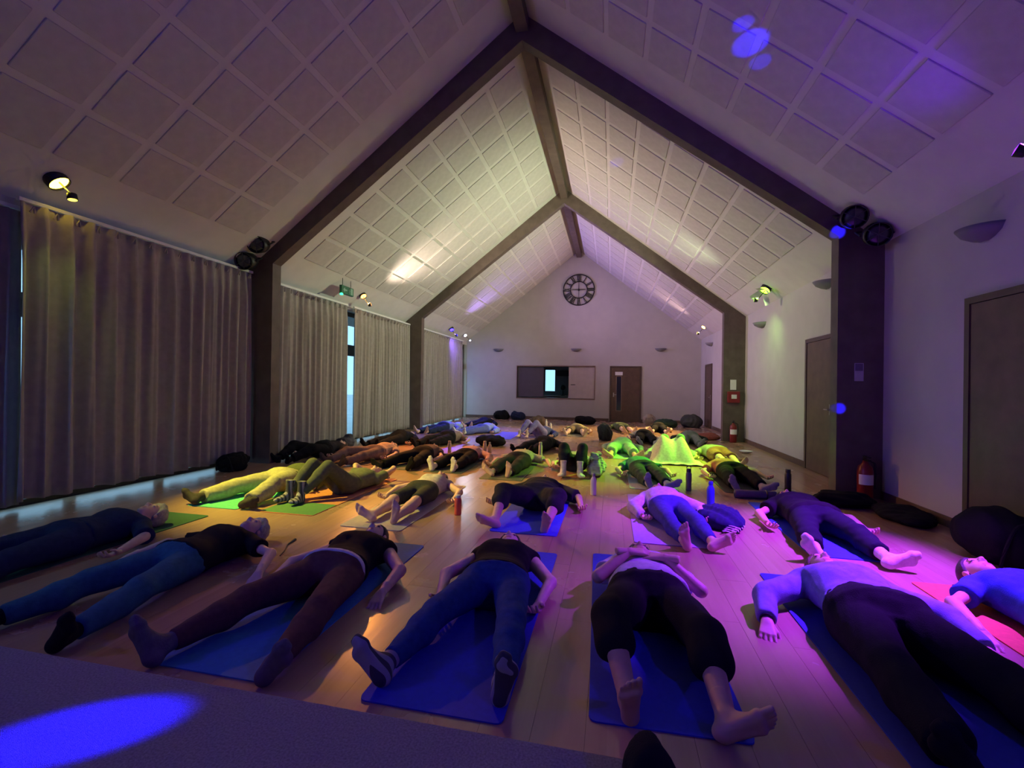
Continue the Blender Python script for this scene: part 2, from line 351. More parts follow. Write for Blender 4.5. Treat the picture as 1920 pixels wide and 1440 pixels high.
door('door_4', 'dark wooden door near the far right corner', RM(17.15), .95, 2.08)

# outside terrace
bm = bmesh.new(); box(bm,-40,XL-.31,-20,50,-.25,-.06); sobj('ground', bm, mat('pale_paving',(.55,.58,.6),.9,.1,2), 'pale paving outside the windows')

# ------------------------------------------------------------------ curtains
bm = bmesh.new(); tube(bm, [(.03,-.02,-.09),(.045,0,-.03),(.03,.02,-.09)], .012, 6); bmesh.ops.recalc_face_normals(bm, faces=bm.faces)
PLEAT = bpy.data.meshes.new('pinch_pleat'); bm.to_mesh(PLEAT); bm.free(); PLEAT.materials.append(M_CURT)
def curtain(label, y0, y1, zt=3.05, zb=.05, x=XL+.16, pitch=.17, amp=.045, seed=0):
    rng = np.random.RandomState(seed); n = int((y1-y0)/.012); rows = 26
    t = np.linspace(0,1,n); yy = y0+(y1-y0)*t; ph = np.cumsum(1+.35*np.sin(np.cumsum(rng.normal(0,.12,n)))); ph = ph/ph[-1]*(y1-y0)/pitch*2*math.pi
    a2 = np.interp(t, np.linspace(0,1,14), rng.uniform(.55,1.25,14))
    V = []
    for r in range(rows):
        v = r/(rows-1); z = zt+(zb-zt)*v; tight = .45+.55*min(1, v*6)
        w = np.sin(ph + .5*np.sin(3*v+t*6))*amp*a2*tight + .25*amp*np.sin(2.3*ph+1.3+v)*min(1,v*4) + .012*np.sin(t*11+v*2.2)
        pleat = .012*np.sin(ph*2) if r < 2 else 0
        V.append(np.stack([x+w+pleat, yy+.012*np.cos(ph)*tight, np.full(n,z)+(.012*np.sin(ph*.37) if r==rows-1 else 0)],1))
    V = np.concatenate(V); Q = []
    i = np.arange(n-1)
    for r in range(rows-1): Q.append(np.stack([r*n+i, r*n+i+1, (r+1)*n+i+1, (r+1)*n+i],1))
    root = empty('curtain', (0,0,0)); tag(root, label, 'curtain', 'floor-length curtains along the window wall')
    o = link(bpy.data.objects.new('drape', mesh_np('drape', V, np.concatenate(Q), [M_CURT])), root)
    sm = o.modifiers.new('thick','SOLIDIFY'); sm.thickness=.005
    bm = bmesh.new(); box(bm, x-.02,x+.02,y0,y1,zt+.005,zt+.04); bm_obj('rail', bm, M_WHITE, root)
    for k in range(int((y1-y0)/pitch)):
        o = link(bpy.data.objects.new('pinch_pleat', PLEAT), root); o.location = (x, y0+(k+.5)*pitch, zt)
    return root
curtain('grey curtain at the far left edge behind the yellow lamp', .75, 3.46, seed=1, x=XL+.06, zt=2.98)
curtain('long grey curtain hanging left of the near left column', 3.36, 6.36, seed=2, zb=.09, pitch=.2, amp=.055)
curtain('curtain between the near left column and the bright window slit', 6.64, 9.10, seed=3, zt=3.0)
curtain('curtain right of the bright window slit, before the far column', 9.36, 12.30, seed=4, zt=3.0)
curtain('violet-lit curtain beyond the far left column, nearest the end wall', 12.58, 17.15, seed=5, zt=3.0)

# ------------------------------------------------------------------ lamps
def par_lamp(key, label, name='stage_lamp', barn=False, r=.075, body=M_BLACK, lens_gain=22):
    loc, aim, col, watts, cone, added_wash = LAMPS[key]
    d = (Vector(aim)-Vector(loc)).normalized(); R = look_rot(d)
    root = empty(name, loc); tag(root, label, 'lamp')
    bm = bmesh.new(); lathe(bm, [(r*.35,.15),(r*.8,.13),(r,.09),(r,-.02),(r*1.08,-.025),(r*1.08,.0),(r*.93,.0),(r*.93,-.012)][::-1] if False else [(r*.4,.16),(r*.85,.14),(r,.09),(r,-.03),(r*.92,-.03),(r*.92,-.012)], 20, M=R); hs = bm_obj('housing', bm, body, root, True)
    bm = bmesh.new(); lathe(bm, [(r*.9,-.012),(r*.6,-.018),(.001,-.02)], 20, M=R); o = bm_obj('lens', bm, emis('lens_'+key, [.35*c+.65*c*c for c in col], lens_gain), hs, True)
    bm = bmesh.new(); s = R@Vector((1,0,0)); u = Vector((0,0,1)); wall = Vector((-1 if loc[0]<0 else 1,0,0))
    top = Vector((0,0,.05))+wall*.12
    tube(bm, [s*(r+.012), s*(r+.012)+top*.7, top, -s*(r+.012)+top*.7, -s*(r+.012)], .008, 6); tube(bm, [top, top+wall*(.16 if loc[0]<0 else .14)], .012, 6); bm_obj('bracket', bm, body, root)
    if barn:
        for q, (ang, L) in enumerate(((0,.24),(math.pi*.5,.17),(math.pi,.10),(-math.pi*.5,.26))):
            bm = bmesh.new(); A = Matrix.Rotation(ang,4,'Z'); pts=[(r*.9,-.07),(r*.9,.07),(r+L*.8,.045),(r+L*.8,-.045)]
            vs = prism(bm, pts, -.033,-.030,'z'); bmesh.ops.transform(bm, matrix=R@A@Matrix.Translation((0,0,-.0))@Matrix.Rotation(.55,4,'Y'), verts=vs); bm_obj('barn_door_flap', bm, mat('pale_metal',(.6,.6,.58),.5), root)
    ld = bpy.data.lights.new('lamp_beam','SPOT'); ld.energy=watts; ld.color=col; ld.spot_size=math.radians(cone); ld.spot_blend=.75; ld.shadow_soft_size=.05
    o = link(bpy.data.objects.new('lamp_beam', ld), root); o.matrix_local = Matrix.Translation(d*.07)@R
    if added_wash:  # wide wash light, added to brighten ceiling and walls
        ld = bpy.data.lights.new('added_wash_light','SPOT'); ld.energy=added_wash; ld.color=WASH_COL[key]; ld.spot_size=math.radians(104); ld.spot_blend=1.0; ld.shadow_soft_size=.06; dw=(Vector(WASH[key])-Vector(loc)).normalized()
        wp = Vector((-wall.x*.20,0,-.20)); Rw = look_rot(dw)
        o = link(bpy.data.objects.new('added_wash_light', ld), root); o.matrix_local = Matrix.Translation(wp+dw*.03)@Rw
        bm = bmesh.new(); lathe(bm,[(.015,.07),(.04,.06),(.045,.0),(.04,-.0)],14,M=Matrix.Translation(wp)@Rw); wh = bm_obj('added_wash_head', bm, body, root, True)  # head and glowing lens made up to carry the added wash light
        bm = bmesh.new(); lathe(bm,[(.038,-.001),(.001,-.006)],14,M=Matrix.Translation(wp)@Rw); bm_obj('added_wash_lens', bm, emis('lens_added_wash_'+key, col, 3), wh, True)
        bm = bmesh.new(); tube(bm,[Vector((0,0,.05))+wall*.05, wp-dw*.05],.008,6); bm_obj('arm', bm, body, root)  # arm holding the added head
    return root
par_lamp('yellow', 'glowing yellow-green party lamp above the near left curtain', r=.1)
par_lamp('orange', 'glowing orange party lamp above the bright window slit')
_o = [o for o in SC.objects if o.get('label','').startswith('glowing orange')][0]
_d = Vector((-1.3,2.9,0))-Vector(LAMPS['orange'][0]); ld = bpy.data.lights.new('added_far_beam','SPOT'); ld.energy=550; ld.color=(1,.34,.06); ld.spot_size=math.radians(27); ld.spot_blend=1; ld.shadow_soft_size=.05  # second beam, added to warm the front floor
o = link(bpy.data.objects.new('added_far_beam', ld), _o); o.matrix_local = Matrix.Translation(_d.normalized()*.07)@look_rot(_d)
par_lamp('blue', 'glowing blue party lamp above the violet-lit curtain')
par_lamp('white', 'small white lamp at the far end of the curtains', r=.06)
par_lamp('green', 'green lamp with pale flaps on the right wall', barn=True, r=.1)
par_lamp('amber', 'glowing amber lamp beside the far right column')
par_lamp('violet', 'violet party lamp high on the near right wall'); par_lamp('navy', 'deep blue party lamp high on the wall behind the stage'); par_lamp('cyan', 'dim cyan party lamp high at the left of the stage')
# spots added at the blue and green lamps to tint curtain and wall
for lab, key, tgt, colr, w in (('glowing blue','blue',(-4.9,17.6,.8),(.22,.12,1.0),150),('green lamp','green',(2.6,11.2,.6),(.50,1.0,.22),70)):
    rt = [o for o in SC.objects if o.get('label','').startswith(lab)][0]; _d = Vector(tgt)-Vector(LAMPS[key][0])
    ld = bpy.data.lights.new('added_low_beam','SPOT'); ld.energy=w; ld.color=colr; ld.spot_size=math.radians(120); ld.spot_blend=1; ld.shadow_soft_size=.05
    o = link(bpy.data.objects.new('added_low_beam', ld), rt); o.matrix_local = Matrix.Translation(Vector((.12 if key=='blue' else -.12,0,-.15)))@look_rot(_d)
# effect projector on a stand on the stage throwing narrow blue beams
pr = empty('effect_projector', (PROJ[0],PROJ[1],.35)); tag(pr, 'black effect projector on a slim stand on the stage', 'projector')
bm = bmesh.new(); lathe(bm,[(.16,0),(.16,.02),(.02,.03),(.02,.68),(.05,.69)],18); bm_obj('stand', bm, M_BLACK, pr, True)
bm = bmesh.new(); lathe(bm,[(.03,.69),(.06,.70),(.06,.73),(.03,.74)],18); bm_obj('head', bm, M_BLACK, pr, True)
for tgt, cone, w in BEAMS:
    d = Vector(tgt)-Vector(PROJ); ld = bpy.data.lights.new('narrow_beam','SPOT'); ld.energy=w*d.length; ld.color=(.015,.01,1); ld.spot_size=math.radians(cone); ld.spot_blend=.45; ld.shadow_soft_size=.01
    o = link(bpy.data.objects.new('narrow_beam', ld), pr); o.matrix_local = Matrix.Translation((0,0,.77))@look_rot(d)

# the violet lamp also throws a tight blue pool onto the stage
_v = [o for o in SC.objects if o.get('label','').startswith('violet party')][0]; _d = Vector((-1.40,.985,.35))-Vector(LAMPS['violet'][0])
ld = bpy.data.lights.new('narrow_beam','SPOT'); ld.energy=16000; ld.color=(.008,.004,1); ld.spot_size=math.radians(2.7); ld.spot_blend=.55; ld.shadow_soft_size=.02
o = link(bpy.data.objects.new('narrow_beam', ld), _v); o.matrix_local = Matrix.Translation(_d.normalized()*.12)@look_rot(_d)

# unlit PAR cans on the near columns
def par_can(label, loc, aim):
    root = empty('par_can', loc); tag(root, label, 'spotlight', 'unlit spotlights on the near columns')
    R = look_rot(Vector(aim)-Vector(loc)); r=.135
    bm = bmesh.new(); lathe(bm,[(.05,.26),(.1,.22),(r,.1),(r,-.1),(r*.93,-.1),(r*.93,-.06)],20,M=R); bm_obj('housing', bm, M_BLACK, root, True)
    bm = bmesh.new(); lathe(bm,[(r*.92,-.06),(r*.6,-.085),(.001,-.09)],20,M=R); bm_obj('lens', bm, mat('dark_lens',(.06,.06,.07),.2), root, True)
    bm = bmesh.new()
    for a in range(6): t=a*math.pi/3; box(bm,-.004,.004,0,r*.95,-.1,-.095, M=R@Matrix.Rotation(t,4,'Z'))
    bm_obj('guard', bm, mat('dark_grey_metal',(.06,.06,.065),.5), root)
    bm = bmesh.new(); s=R@Vector((1,0,0)); tube(bm,[s*(r+.02),s*(r+.02)+Vector((0,.12,.08)),Vector((0,.2,.1)),-s*(r+.02)+Vector((0,.12,.08)),-s*(r+.02)],.012,6); bm_obj('yoke', bm, M_BLACK, root)
par_can('upper unlit black spotlight on the near left column', (-5.40,6.14,3.45), (-3.4,0,1.2))
par_can('lower unlit black spotlight on the near left column', (-5.62,6.14,3.20), (-3.6,0,1.2))
par_can('unlit black spotlight high on the near right column', (2.76,6.14,3.36), (.9,0,1.2))
par_can('unlit black spotlight beside the wall on the near right column', (3.0,6.14,3.14), (1.2,0,1.2))

# exit sign
ex = empty('exit_sign', (-5.41,8.60,3.14)); tag(ex, 'green emergency exit sign above the curtain', 'sign')
bm = bmesh.new(); box(bm,-.03,.03,-.22,.22,-.0,.17); bevel(bm,.006,1); bm_obj('box', bm, mat('sign_green',(.02,.13,.06),.5,.1,8), ex)
for q in (-.15,.15): bm = bmesh.new(); tube(bm,[(0,q,.16),(0,q,.33)],.006,6); bm_obj('hanger', bm, M_BLACK, ex)
MP = mat('sign_pale',(.25,.42,.33),.6,0)
bm = bmesh.new(); prism(bm,[(-.17,.085),(-.11,.135),(-.11,.1),(-.03,.1),(-.03,.07),(-.11,.07),(-.11,.035)],.030,.033,'x'); bm_obj('arrow', bm, MP, ex)
bm = bmesh.new(); tube(bm,[(.032,.03,.125),(.032,.05,.125)],.013,8); tube(bm,[(.032,.045,.105),(.032,.035,.07),(.032,.06,.03)],.008,6); tube(bm,[(.032,.035,.07),(.032,.01,.05)],.008,6); tube(bm,[(.032,.015,.095),(.032,.045,.1),(.032,.075,.085)],.006,6); bm_obj('running_figure', bm, MP, ex)
bm = bmesh.new(); box(bm,.030,.033,.1,.18,.02,.15); bm_obj('doorway_mark', bm, MP, ex)
bm = bmesh.new(); lathe(bm,[(.03,-.02),(.035,0),(.02,.02)],12,M=Matrix.Translation((.03,-.23,-.02))); bm_obj('indicator_led', bm, emis('led_green',(.05,.9,.35),3), ex)

# wall uplighters
def uplight(label, x, y, z, M):
    root = empty('wall_uplight', (x,y,z)); root.matrix_world = Matrix.Translation((x,y,z))@M; tag(root, label, 'wall light', 'half-bowl wall uplighters')
    bm = bmesh.new(); lathe(bm,[(.03,-.09),(.10,-.07),(.17,-.03),(.21,.03),(.20,.03),(.16,-.02),(.09,-.06),(.02,-.08)],18,math.pi,2*math.pi); bm_obj('bowl', bm, mat('plaster_bowl',(.22,.21,.22),.8,.05,8), root, True)
    bm = bmesh.new(); box(bm,-.07,.07,-.012,.0,-.08,.025); bm_obj('back_plate', bm, mat('plaster_bowl',(.22,.21,.22),.8), root)
I4 = Matrix.Identity(4); RZ = Matrix.Rotation(-math.pi/2,4,'Z')
uplight('leftmost wall uplighter on the end wall', -4.5,Y3,2.76,I4); uplight('wall uplighter above the serving hatch', -1.38,Y3,2.76,I4); uplight('wall uplighter right of the end wall door', 1.78,Y3,2.76,I4)
uplight('wall uplighter on the near right wall above the door', XR,4.86,2.74,RZ); uplight('wall uplighter on the right wall below the green lamp', XR,11.0,2.74,RZ); uplight('wall uplighter by the far right corner', XR,16.3,2.8,RZ); uplight('wall uplighter half hidden by the near right column', XR,7.9,2.95,RZ)

# clock
ck = empty('wall_clock', (-1.31,Y3-.03,5.09)); tag(ck, 'large black skeleton wall clock with roman numerals', 'clock')
RX = Matrix.Rotation(math.pi/2,4,'X')
def ring(nm,r,t):
    bm = bmesh.new(); tube(bm,[(r*math.cos(a),0,r*math.sin(a)) for a in [2*math.pi*k/48 for k in range(48)]],t,8,True); bm_obj(nm,bm,M_BLACK,ck,True)
ring('outer_ring',.60,.022); ring('inner_ring',.325,.02)
NUM = ['XII','I','II','III','IIII','V','VI','VII','VIII','IX','X','XI']
for k,s in enumerate(NUM):
    bm = bmesh.new(); wd={'I':.045,'V':.085,'X':.085}; tot=sum(wd[c] for c in s); x=-tot/2; z0,z1=.345,.585
    M=Matrix.Rotation(k*math.pi/6,4,'Y')
    def stroke(xa,za,xb,zb,t=.013):
        dx,dz=xb-xa,zb-za; l=math.hypot(dx,dz); nx,nz=-dz/l*t,dx/l*t
        vs=prism(bm,[(xa+nx,za+nz),(xb+nx,zb+nz),(xb-nx,zb-nz),(xa-nx,za-nz)],-.006,.006); bmesh.ops.transform(bm,matrix=M,verts=vs)
    for c in s:
        w=wd[c]; m=x+w/2
        if c=='I': stroke(m,z0,m,z1)
        elif c=='V': stroke(x+.008,z1,m,z0); stroke(x+w-.008,z1,m,z0,.008)
        else: stroke(x+.008,z1,x+w-.008,z0); stroke(x+w-.008,z1,x+.008,z0,.008)
        x+=w
    bm_obj('numeral', bm, M_BLACK, ck)
for nm,a,L,t in (('minute_hand',0,.31,.014),('hour_hand',math.pi*.495,.26,.02),('spoke',math.pi,.325,.012),('spoke',-math.pi/2,.325,.012)):
    bm = bmesh.new(); vs=prism(bm,[(-t,0),(t,0),(t*.6,L),(-t*.6,L)],-.012,-.004); bmesh.ops.transform(bm,matrix=Matrix.Rotation(a,4,'Y'),verts=vs); bm_obj(nm,bm,M_BLACK,ck)
bm = bmesh.new(); lathe(bm,[(.045,-.02),(.045,.02)],16,M=RX); bm_obj('hub',bm,M_BLACK,ck)

# notices, extinguishers, red box on the columns
nt = empty('paper_notice', (2.955,Y1-.004,1.43)); tag(nt,'small paper notice on the near right column','notice')
bm = bmesh.new(); box(bm,-.05,.05,-.003,0,0,.22); bm_obj('sheet',bm,mat('notice_lilac',(.5,.45,.5),.8),nt)
bm = bmesh.new(); box(bm,-.042,.042,-.005,-.003,.125,.212); bm_obj('printed_panel',bm,mat('notice_dark',(.16,.12,.18),.8),nt)
nt = empty('paper_notice', (2.95,Y2-.004,1.29)); tag(nt,'white paper notice on the far right column above the red box','notice')
bm = bmesh.new(); box(bm,-.07,.07,-.003,0,0,.25); bm_obj('sheet',bm,M_PAPER,nt)
rb = empty('fire_alarm_box', (2.95,Y2,.97)); tag(rb,'red fire equipment box on the far right column','fire equipment')
bm = bmesh.new(); box(bm,-.14,.14,-.1,0,0,.28); bevel(bm,.015); bm_obj('case',bm,M_RED,rb)
bm = bmesh.new(); box(bm,-.06,.06,-.106,-.099,.1,.2); bm_obj('front_plate',bm,M_WHITE,rb)
def extinguisher(label,x,y,s=1):
    root = empty('fire_extinguisher',(x,y,.0)); tag(root,label,'extinguisher')
    bm = bmesh.new(); lathe(bm,[(.07,.0),(.08,.02),(.08,.36),(.07,.41),(.03,.45),(.025,.48)],18); bm_obj('cylinder',bm,M_RED,root,True)
    bm = bmesh.new(); lathe(bm,[(.0815,.2),(.0815,.32)],18,math.pi*1.1,math.pi*1.9); bm_obj('label_band',bm,M_PAPER,root)
    bm = bmesh.new(); box(bm,-.015,.015,-.1,.03,.48,.5); box(bm,-.012,.012,-.11,.02,.52,.535); box(bm,-.015,.015,-.01,.02,.47,.54); bm_obj('handle',bm,M_BLACK,root)
    bm = bmesh.new(); tube(bm,[(.02,0,.49),(.1,0,.45),(.11,0,.3),(.1,0,.15)],.011,6); bm_obj('hose',bm,M_BLACK,root)
extinguisher('red fire extinguisher at the foot of the near right column',2.97,6.27)
extinguisher('red fire extinguisher at the foot of the far right column',2.93,12.2)

#PEOPLE#
# ------------------------------------------------------------------ implicit-surface bodies
def smin(a, b, k):
    h = np.maximum(k-np.abs(a-b), 0)/k
    return np.minimum(a, b)-h*h*k*.25
class Field:
    def __init__(s, lo, hi, h):
        s.lo = np.array(lo, float); s.h = h; s.n = np.maximum(4, np.ceil((np.array(hi)-s.lo)/h).astype(int)+1)
        s.ax = [s.lo[i]+h*np.arange(s.n[i]) for i in range(3)]; s.F = np.full(s.n, .5, np.float32)
    def sub(s, lo, hi):
        sl = []
        for i in range(3):
            a = int(np.clip(math.floor((lo[i]-s.lo[i])/s.h), 0, s.n[i]-1)); b = int(np.clip(math.ceil((hi[i]-s.lo[i])/s.h)+1, a+1, s.n[i])); sl.append(slice(a,b))
        X = s.ax[0][sl[0]][:,None,None]; Y = s.ax[1][sl[1]][None,:,None]; Z = s.ax[2][sl[2]][None,None,:]
        return tuple(sl), X, Y, Z
    def put(s, sl, d, k, sub=False):
        if sub: s.F[sl] = -smin(-s.F[sl], d, k)
        else: s.F[sl] = smin(s.F[sl], d, k)
    def cap(s, p0, p1, r0, r1, k=.02, cut=False, cut0=False, sub=False, flat=None):
        p0 = np.array(p0, float); p1 = np.array(p1, float); m = max(r0,r1)+k+2*s.h
        sl, X, Y, Z = s.sub(np.minimum(p0,p1)-m, np.maximum(p0,p1)+m)
        v = p1-p0; L2 = max(v@v, 1e-9)
        tt = ((X-p0[0])*v[0]+(Y-p0[1])*v[1]+(Z-p0[2])*v[2])/L2; t = np.clip(tt, 0, 1)
        zf = 1 if flat is None else 1/flat
        d = np.sqrt((X-p0[0]-t*v[0])**2+(Y-p0[1]-t*v[1])**2+((Z-p0[2]-t*v[2])*zf)**2)-(r0+(r1-r0)*t)
        if cut: d = np.maximum(d, (tt-1)*math.sqrt(L2))
        if cut0: d = np.maximum(d, -tt*math.sqrt(L2))
        s.put(sl, d, k, sub)
    def ell(s, c, r, k=.02, sub=False):
        c = np.array(c,float); r = np.array(r,float); m = k+2*s.h
        sl, X, Y, Z = s.sub(c-r-m, c+r+m)
        a, b, e = (X-c[0]), (Y-c[1]), (Z-c[2])
        k0 = np.sqrt((a/r[0])**2+(b/r[1])**2+(e/r[2])**2)+1e-6; k1 = np.sqrt((a/r[0]**2)**2+(b/r[1]**2)**2+(e/r[2]**2)**2)+1e-6
        s.put(sl, k0*(k0-1)/k1, k, sub)
    def noise(s, amp, f, seed):
        rg = np.random.RandomState(seed); X, Y, Z = s.ax[0][:,None,None], s.ax[1][None,:,None], s.ax[2][None,None,:]
        o = 0
        for i in range(4):
            w = rg.normal(0,1,3)*f*(1+.5*i); o = o+np.sin(X*w[0]+Y*w[1]+Z*w[2]+rg.uniform(0,6))/(1+.5*i)
        s.F += (amp*o*.4).astype(np.float32)
    def mesh(s):
        F = s.F.copy(); F[0]=F[-1]=.3; F[:,0]=F[:,-1]=.3; F[:,:,0]=F[:,:,-1]=.3
        S = F < 0; n = F.shape
        c = np.zeros((n[0]-1,n[1]-1,n[2]-1), np.uint8)
        for i in (0,1):
            for j in (0,1):
                for k in (0,1): c += S[i:n[0]-1+i, j:n[1]-1+j, k:n[2]-1+k]
        act = np.argwhere((c>0)&(c<8)); idx = np.full(c.shape, -1, np.int64); idx[tuple(act.T)] = np.arange(len(act))
        cv = {}
        for i in (0,1):
            for j in (0,1):
                for k in (0,1): cv[i,j,k] = F[act[:,0]+i, act[:,1]+j, act[:,2]+k]
        P = np.zeros((len(act),3)); cnt = np.zeros(len(act))
        for a in cv:
            for ax in range(3):
                if a[ax] == 0:
                    b = list(a); b[ax] = 1; fa, fb = cv[a], cv[tuple(b)]; x = (fa<0)!=(fb<0)
                    t = np.where(x, fa/np.where(x, fa-fb, 1), 0); q = np.tile(np.array(a,float),(len(act),1)); q[:,ax] += t
                    P += q*x[:,None]; cnt += x
        V = (act+P/np.maximum(cnt,1)[:,None])*s.h+s.lo
        Q = []
        for ax in range(3):
            sh = [slice(1,-1)]*3; sh[ax] = slice(0,-1); sh2 = list(sh); sh2[ax] = slice(1,None)
            A, B = S[tuple(sh)], S[tuple(sh2)]; e = np.argwhere(A!=B)
            if not len(e): continue
            off = np.ones(3,int); off[ax] = 0; g = e+off; ins = A[tuple(e.T)]
            u, v = [(1,2),(2,0),(0,1)][ax]; du = np.zeros(3,int); dv = np.zeros(3,int); du[u]=1; dv[v]=1
            q = np.stack([idx[tuple((g-du-dv).T)], idx[tuple((g-dv).T)], idx[tuple(g.T)], idx[tuple((g-du).T)]],1)
            q[~ins] = q[~ins][:,::-1]; Q.append(q)
        return V, np.concatenate(Q)

# ---- canonical head / hair / hand / foot (built once, in two grains)
def make_head(h):
    f = Field((-.11,-.13,-.21),(.11,.14,.13),h)
    f.ell((0,-.015,.03),(.075,.097,.085)); f.ell((0,.022,-.04),(.057,.068,.078),.03); f.cap((0,.058,-.098),(0,.05,-.085),.02,.03,.03)
    f.cap((0,-.022,-.07),(0,-.03,-.20),.05,.054,.03)
    f.cap((-.034,.076,.024),(.034,.076,.024),.011,.011,.012)
    f.cap((0,.084,.012),(0,.106,-.030),.008,.013,.01); f.cap((-.014,.093,-.036),(.014,.093,-.036),.009,.009,.008)
    for s in (-1,1):
        f.ell((s*.033,.096,.004),(.017,.016,.012),.008,sub=True); f.ell((s*.033,.074,.003),(.016,.0145,.012),.004)
        f.ell((s*.078,-.008,-.008),(.010,.020,.031),.006)
    f.cap((-.020,.079,-.064),(.020,.079,-.064),.008,.008,.006); f.cap((-.016,.077,-.077),(.016,.077,-.077),.009,.009,.006)
    V, Q = f.mesh(); c = V[Q].mean(1); mi = np.zeros(len(Q),int)
    ax = np.abs(c[:,0])
    mi[(c[:,1]>.074)&(ax<.024)&(c[:,2]<-.056)&(c[:,2]>-.086)] = 1
    mi[(c[:,1]>.066)&(ax>.014)&(ax<.052)&(c[:,2]<.036)&(c[:,2]>.024)] = 2
    mi[(c[:,1]>.076)&(ax>.019)&(ax<.047)&(c[:,2]<-.001)&(c[:,2]>-.008)] = 2
    return V, Q, mi
def make_hair(style, h):
    f = Field((-.30,-.125,-.14),(.30,.12,.34),h)
    f.ell((0,-.017,.034),(.087,.108,.096))
    X, Y, Z = f.ax[0][:,None,None], f.ax[1][None,:,None], f.ax[2][None,None,:]
    if style == 'curly': f.ell((0,-.01,.05),(.10,.11,.10),.02)
    f.F = np.maximum(f.F, (Y-.72*Z-.022)).astype(np.float32); f.F = np.maximum(f.F, -(Z+.085+.35*(Y+.03))).astype(np.float32)
    if style == 'long':
        for a in np.linspace(-1.25,1.25,9):
            l = .16+.07*math.sin(a*5+1); f.cap((.03*math.sin(a),-.075,.07),(math.sin(a)*l,-.098,.06+math.cos(a)*l*.9),.032,.014,.015)
    if style == 'side':
        for a in np.linspace(.3,1.5,6): f.cap((.03,-.07,.05),(math.sin(a)*.25,-.095,.02+math.cos(a)*.18),.034,.013,.015)
        for a in (-1.2,-.7,-.2): f.cap((0,-.07,.05),(math.sin(a)*.13,-.092,.05+math.cos(a)*.1),.03,.016,.015)
    if style == 'bun': f.ell((0,-.03,.145),(.042,.04,.036),.01)
    f.noise({'curly':.009}.get(style,.003), {'curly':38}.get(style,70), 3)
    return f.mesh()
def make_hand(h, curl):
    f = Field((-.07,-.09,-.05),(.10,.20,.10),h)
    f.cap((0,-.07,0),(0,.01,0),.027,.024,.012,flat=.8)
    for xb, ln, sp in ((.028,.070,.16),(.009,.078,.04),(-.010,.073,-.06),(-.028,.056,-.2)):
        a = np.array((xb*.5,.0,0)); b = np.array((xb*1.05,.086-abs(xb-.009)*.25,.002)); f.cap(a,b,.015,.0125,.012)
        p = b; ang = 0
        for seg, c, r in ((.46,curl*.9,.0105),(.31,curl*1.3,.0092),(.23,curl*.9,.0082)):
            ang += c; d = np.array((math.sin(sp)*math.cos(ang), math.cos(sp)*math.cos(ang), math.sin(ang))); q = p+d*ln*seg*1.05
            f.cap(p,q,r,r*.92,.003); p = q
    f.cap((.012,.012,.004),(.044,.048,.014),.017,.0125,.012); f.cap((.044,.048,.014),(.056,.078,.026+.02*curl),.0118,.010,.004); f.cap((.056,.078,.026+.02*curl),(.054,.102,.034+.03*curl),.010,.008,.004)
    return f.mesh()
def make_foot(h, sock):
    f = Field((-.075,-.10,-.11),(.075,.21,.17),h); e = .004 if sock else 0
    f.cap((0,-.002,.15 if sock else .09),(0,0,0),.041+e,.036+e,.02,cut0=sock); f.ell((0,-.03,-.045),(.031+e,.036+e,.034+e),.02)
    f.cap((0,.005,-.012),(0,.10,-.048),.034+e,.022+e,.03); f.cap((.012,-.02,-.056),(.026,.11,-.060),.022+e,.017+e,.02); f.cap((-.006,-.02,-.05),(-.022,.12,-.055),.024+e,.020+e,.02)
    f.cap((-.026,.125,-.056),(.030,.105,-.060),.019+e,.015+e,.015)
    if sock: f.cap((-.026,.135,-.056),(.022,.125,-.06),.018+e,.014+e,.02); f.cap((-.024,.165,-.058),(-.004,.162,-.06),.014+e,.013+e,.02)
    else:
        for x, L, r in ((-.031,.178,.0125),(-.011,.176,.0092),(.005,.168,.0085),(.019,.156,.008),(.031,.143,.0075)): f.cap((x,.115,-.057),(x*1.12,L,-.059),r,r*.95,.004)
    if sock: f.cap((0,-.002,.15),(0,-.002,.128),.047,.047,.004,cut0=True,cut=True)
    return f.mesh()
CANON = {}
def canon(kind, fine, *a):
    key = (kind, fine)+a
    if key not in CANON:
        g_ = {'head':(.0065,.011),'hair':(.010,.015),'hand':(.0045,.008),'foot':(.0065,.010)}[kind][0 if fine else 1]
        CANON[key] = {'head':lambda: make_head(g_),'hair':lambda: make_hair(a[0],g_),'hand':lambda: make_hand(g_,a[0]),'foot':lambda: make_foot(g_,a[0])}[kind]()
    return CANON[key]
def basis(y, z):
    y = np.array(y,float); z = np.array(z,float); y /= np.linalg.norm(y); x = np.cross(y,z); x /= np.linalg.norm(x); z = np.cross(x,y); return np.stack([x,y,z],1)
def basis_z(y, z):
    z = np.array(z,float); y = np.array(y,float); z /= np.linalg.norm(z); x = np.cross(y,z); x /= np.linalg.norm(x); y = np.cross(z,x); return np.stack([x,y,z],1)
def place(VQ, B, o, k, mirror=False):
    V, Q = VQ[0]*k, VQ[1]
    if mirror: V = V*np.array((-1,1,1)); Q = Q[:,::-1]
    return V@B.T+np.array(o), Q
def ik(a, c, l1, l2, pole):
    a = np.array(a,float); c = np.array(c,float); d = c-a; D = np.linalg.norm(d); D2 = min(max(D,.15), (l1+l2)*.997); d /= D; c = a+d*D2
    x = (l1*l1-l2*l2+D2*D2)/(2*D2); hh = math.sqrt(max(l1*l1-x*x,0)); p = np.array(pole,float); p -= d*(p@d); p /= np.linalg.norm(p)
    return a+d*x+p*hh, c
SKIN = [mat('skin_a',(.62,.40,.30),.55,.06,25,.03,300), mat('skin_b',(.50,.31,.22),.55,.06,25,.03,300), mat('skin_c',(.66,.45,.36),.55,.06,25,.03,300)]
LIP = mat('lip_skin',(.45,.20,.17),.5,.05,20)
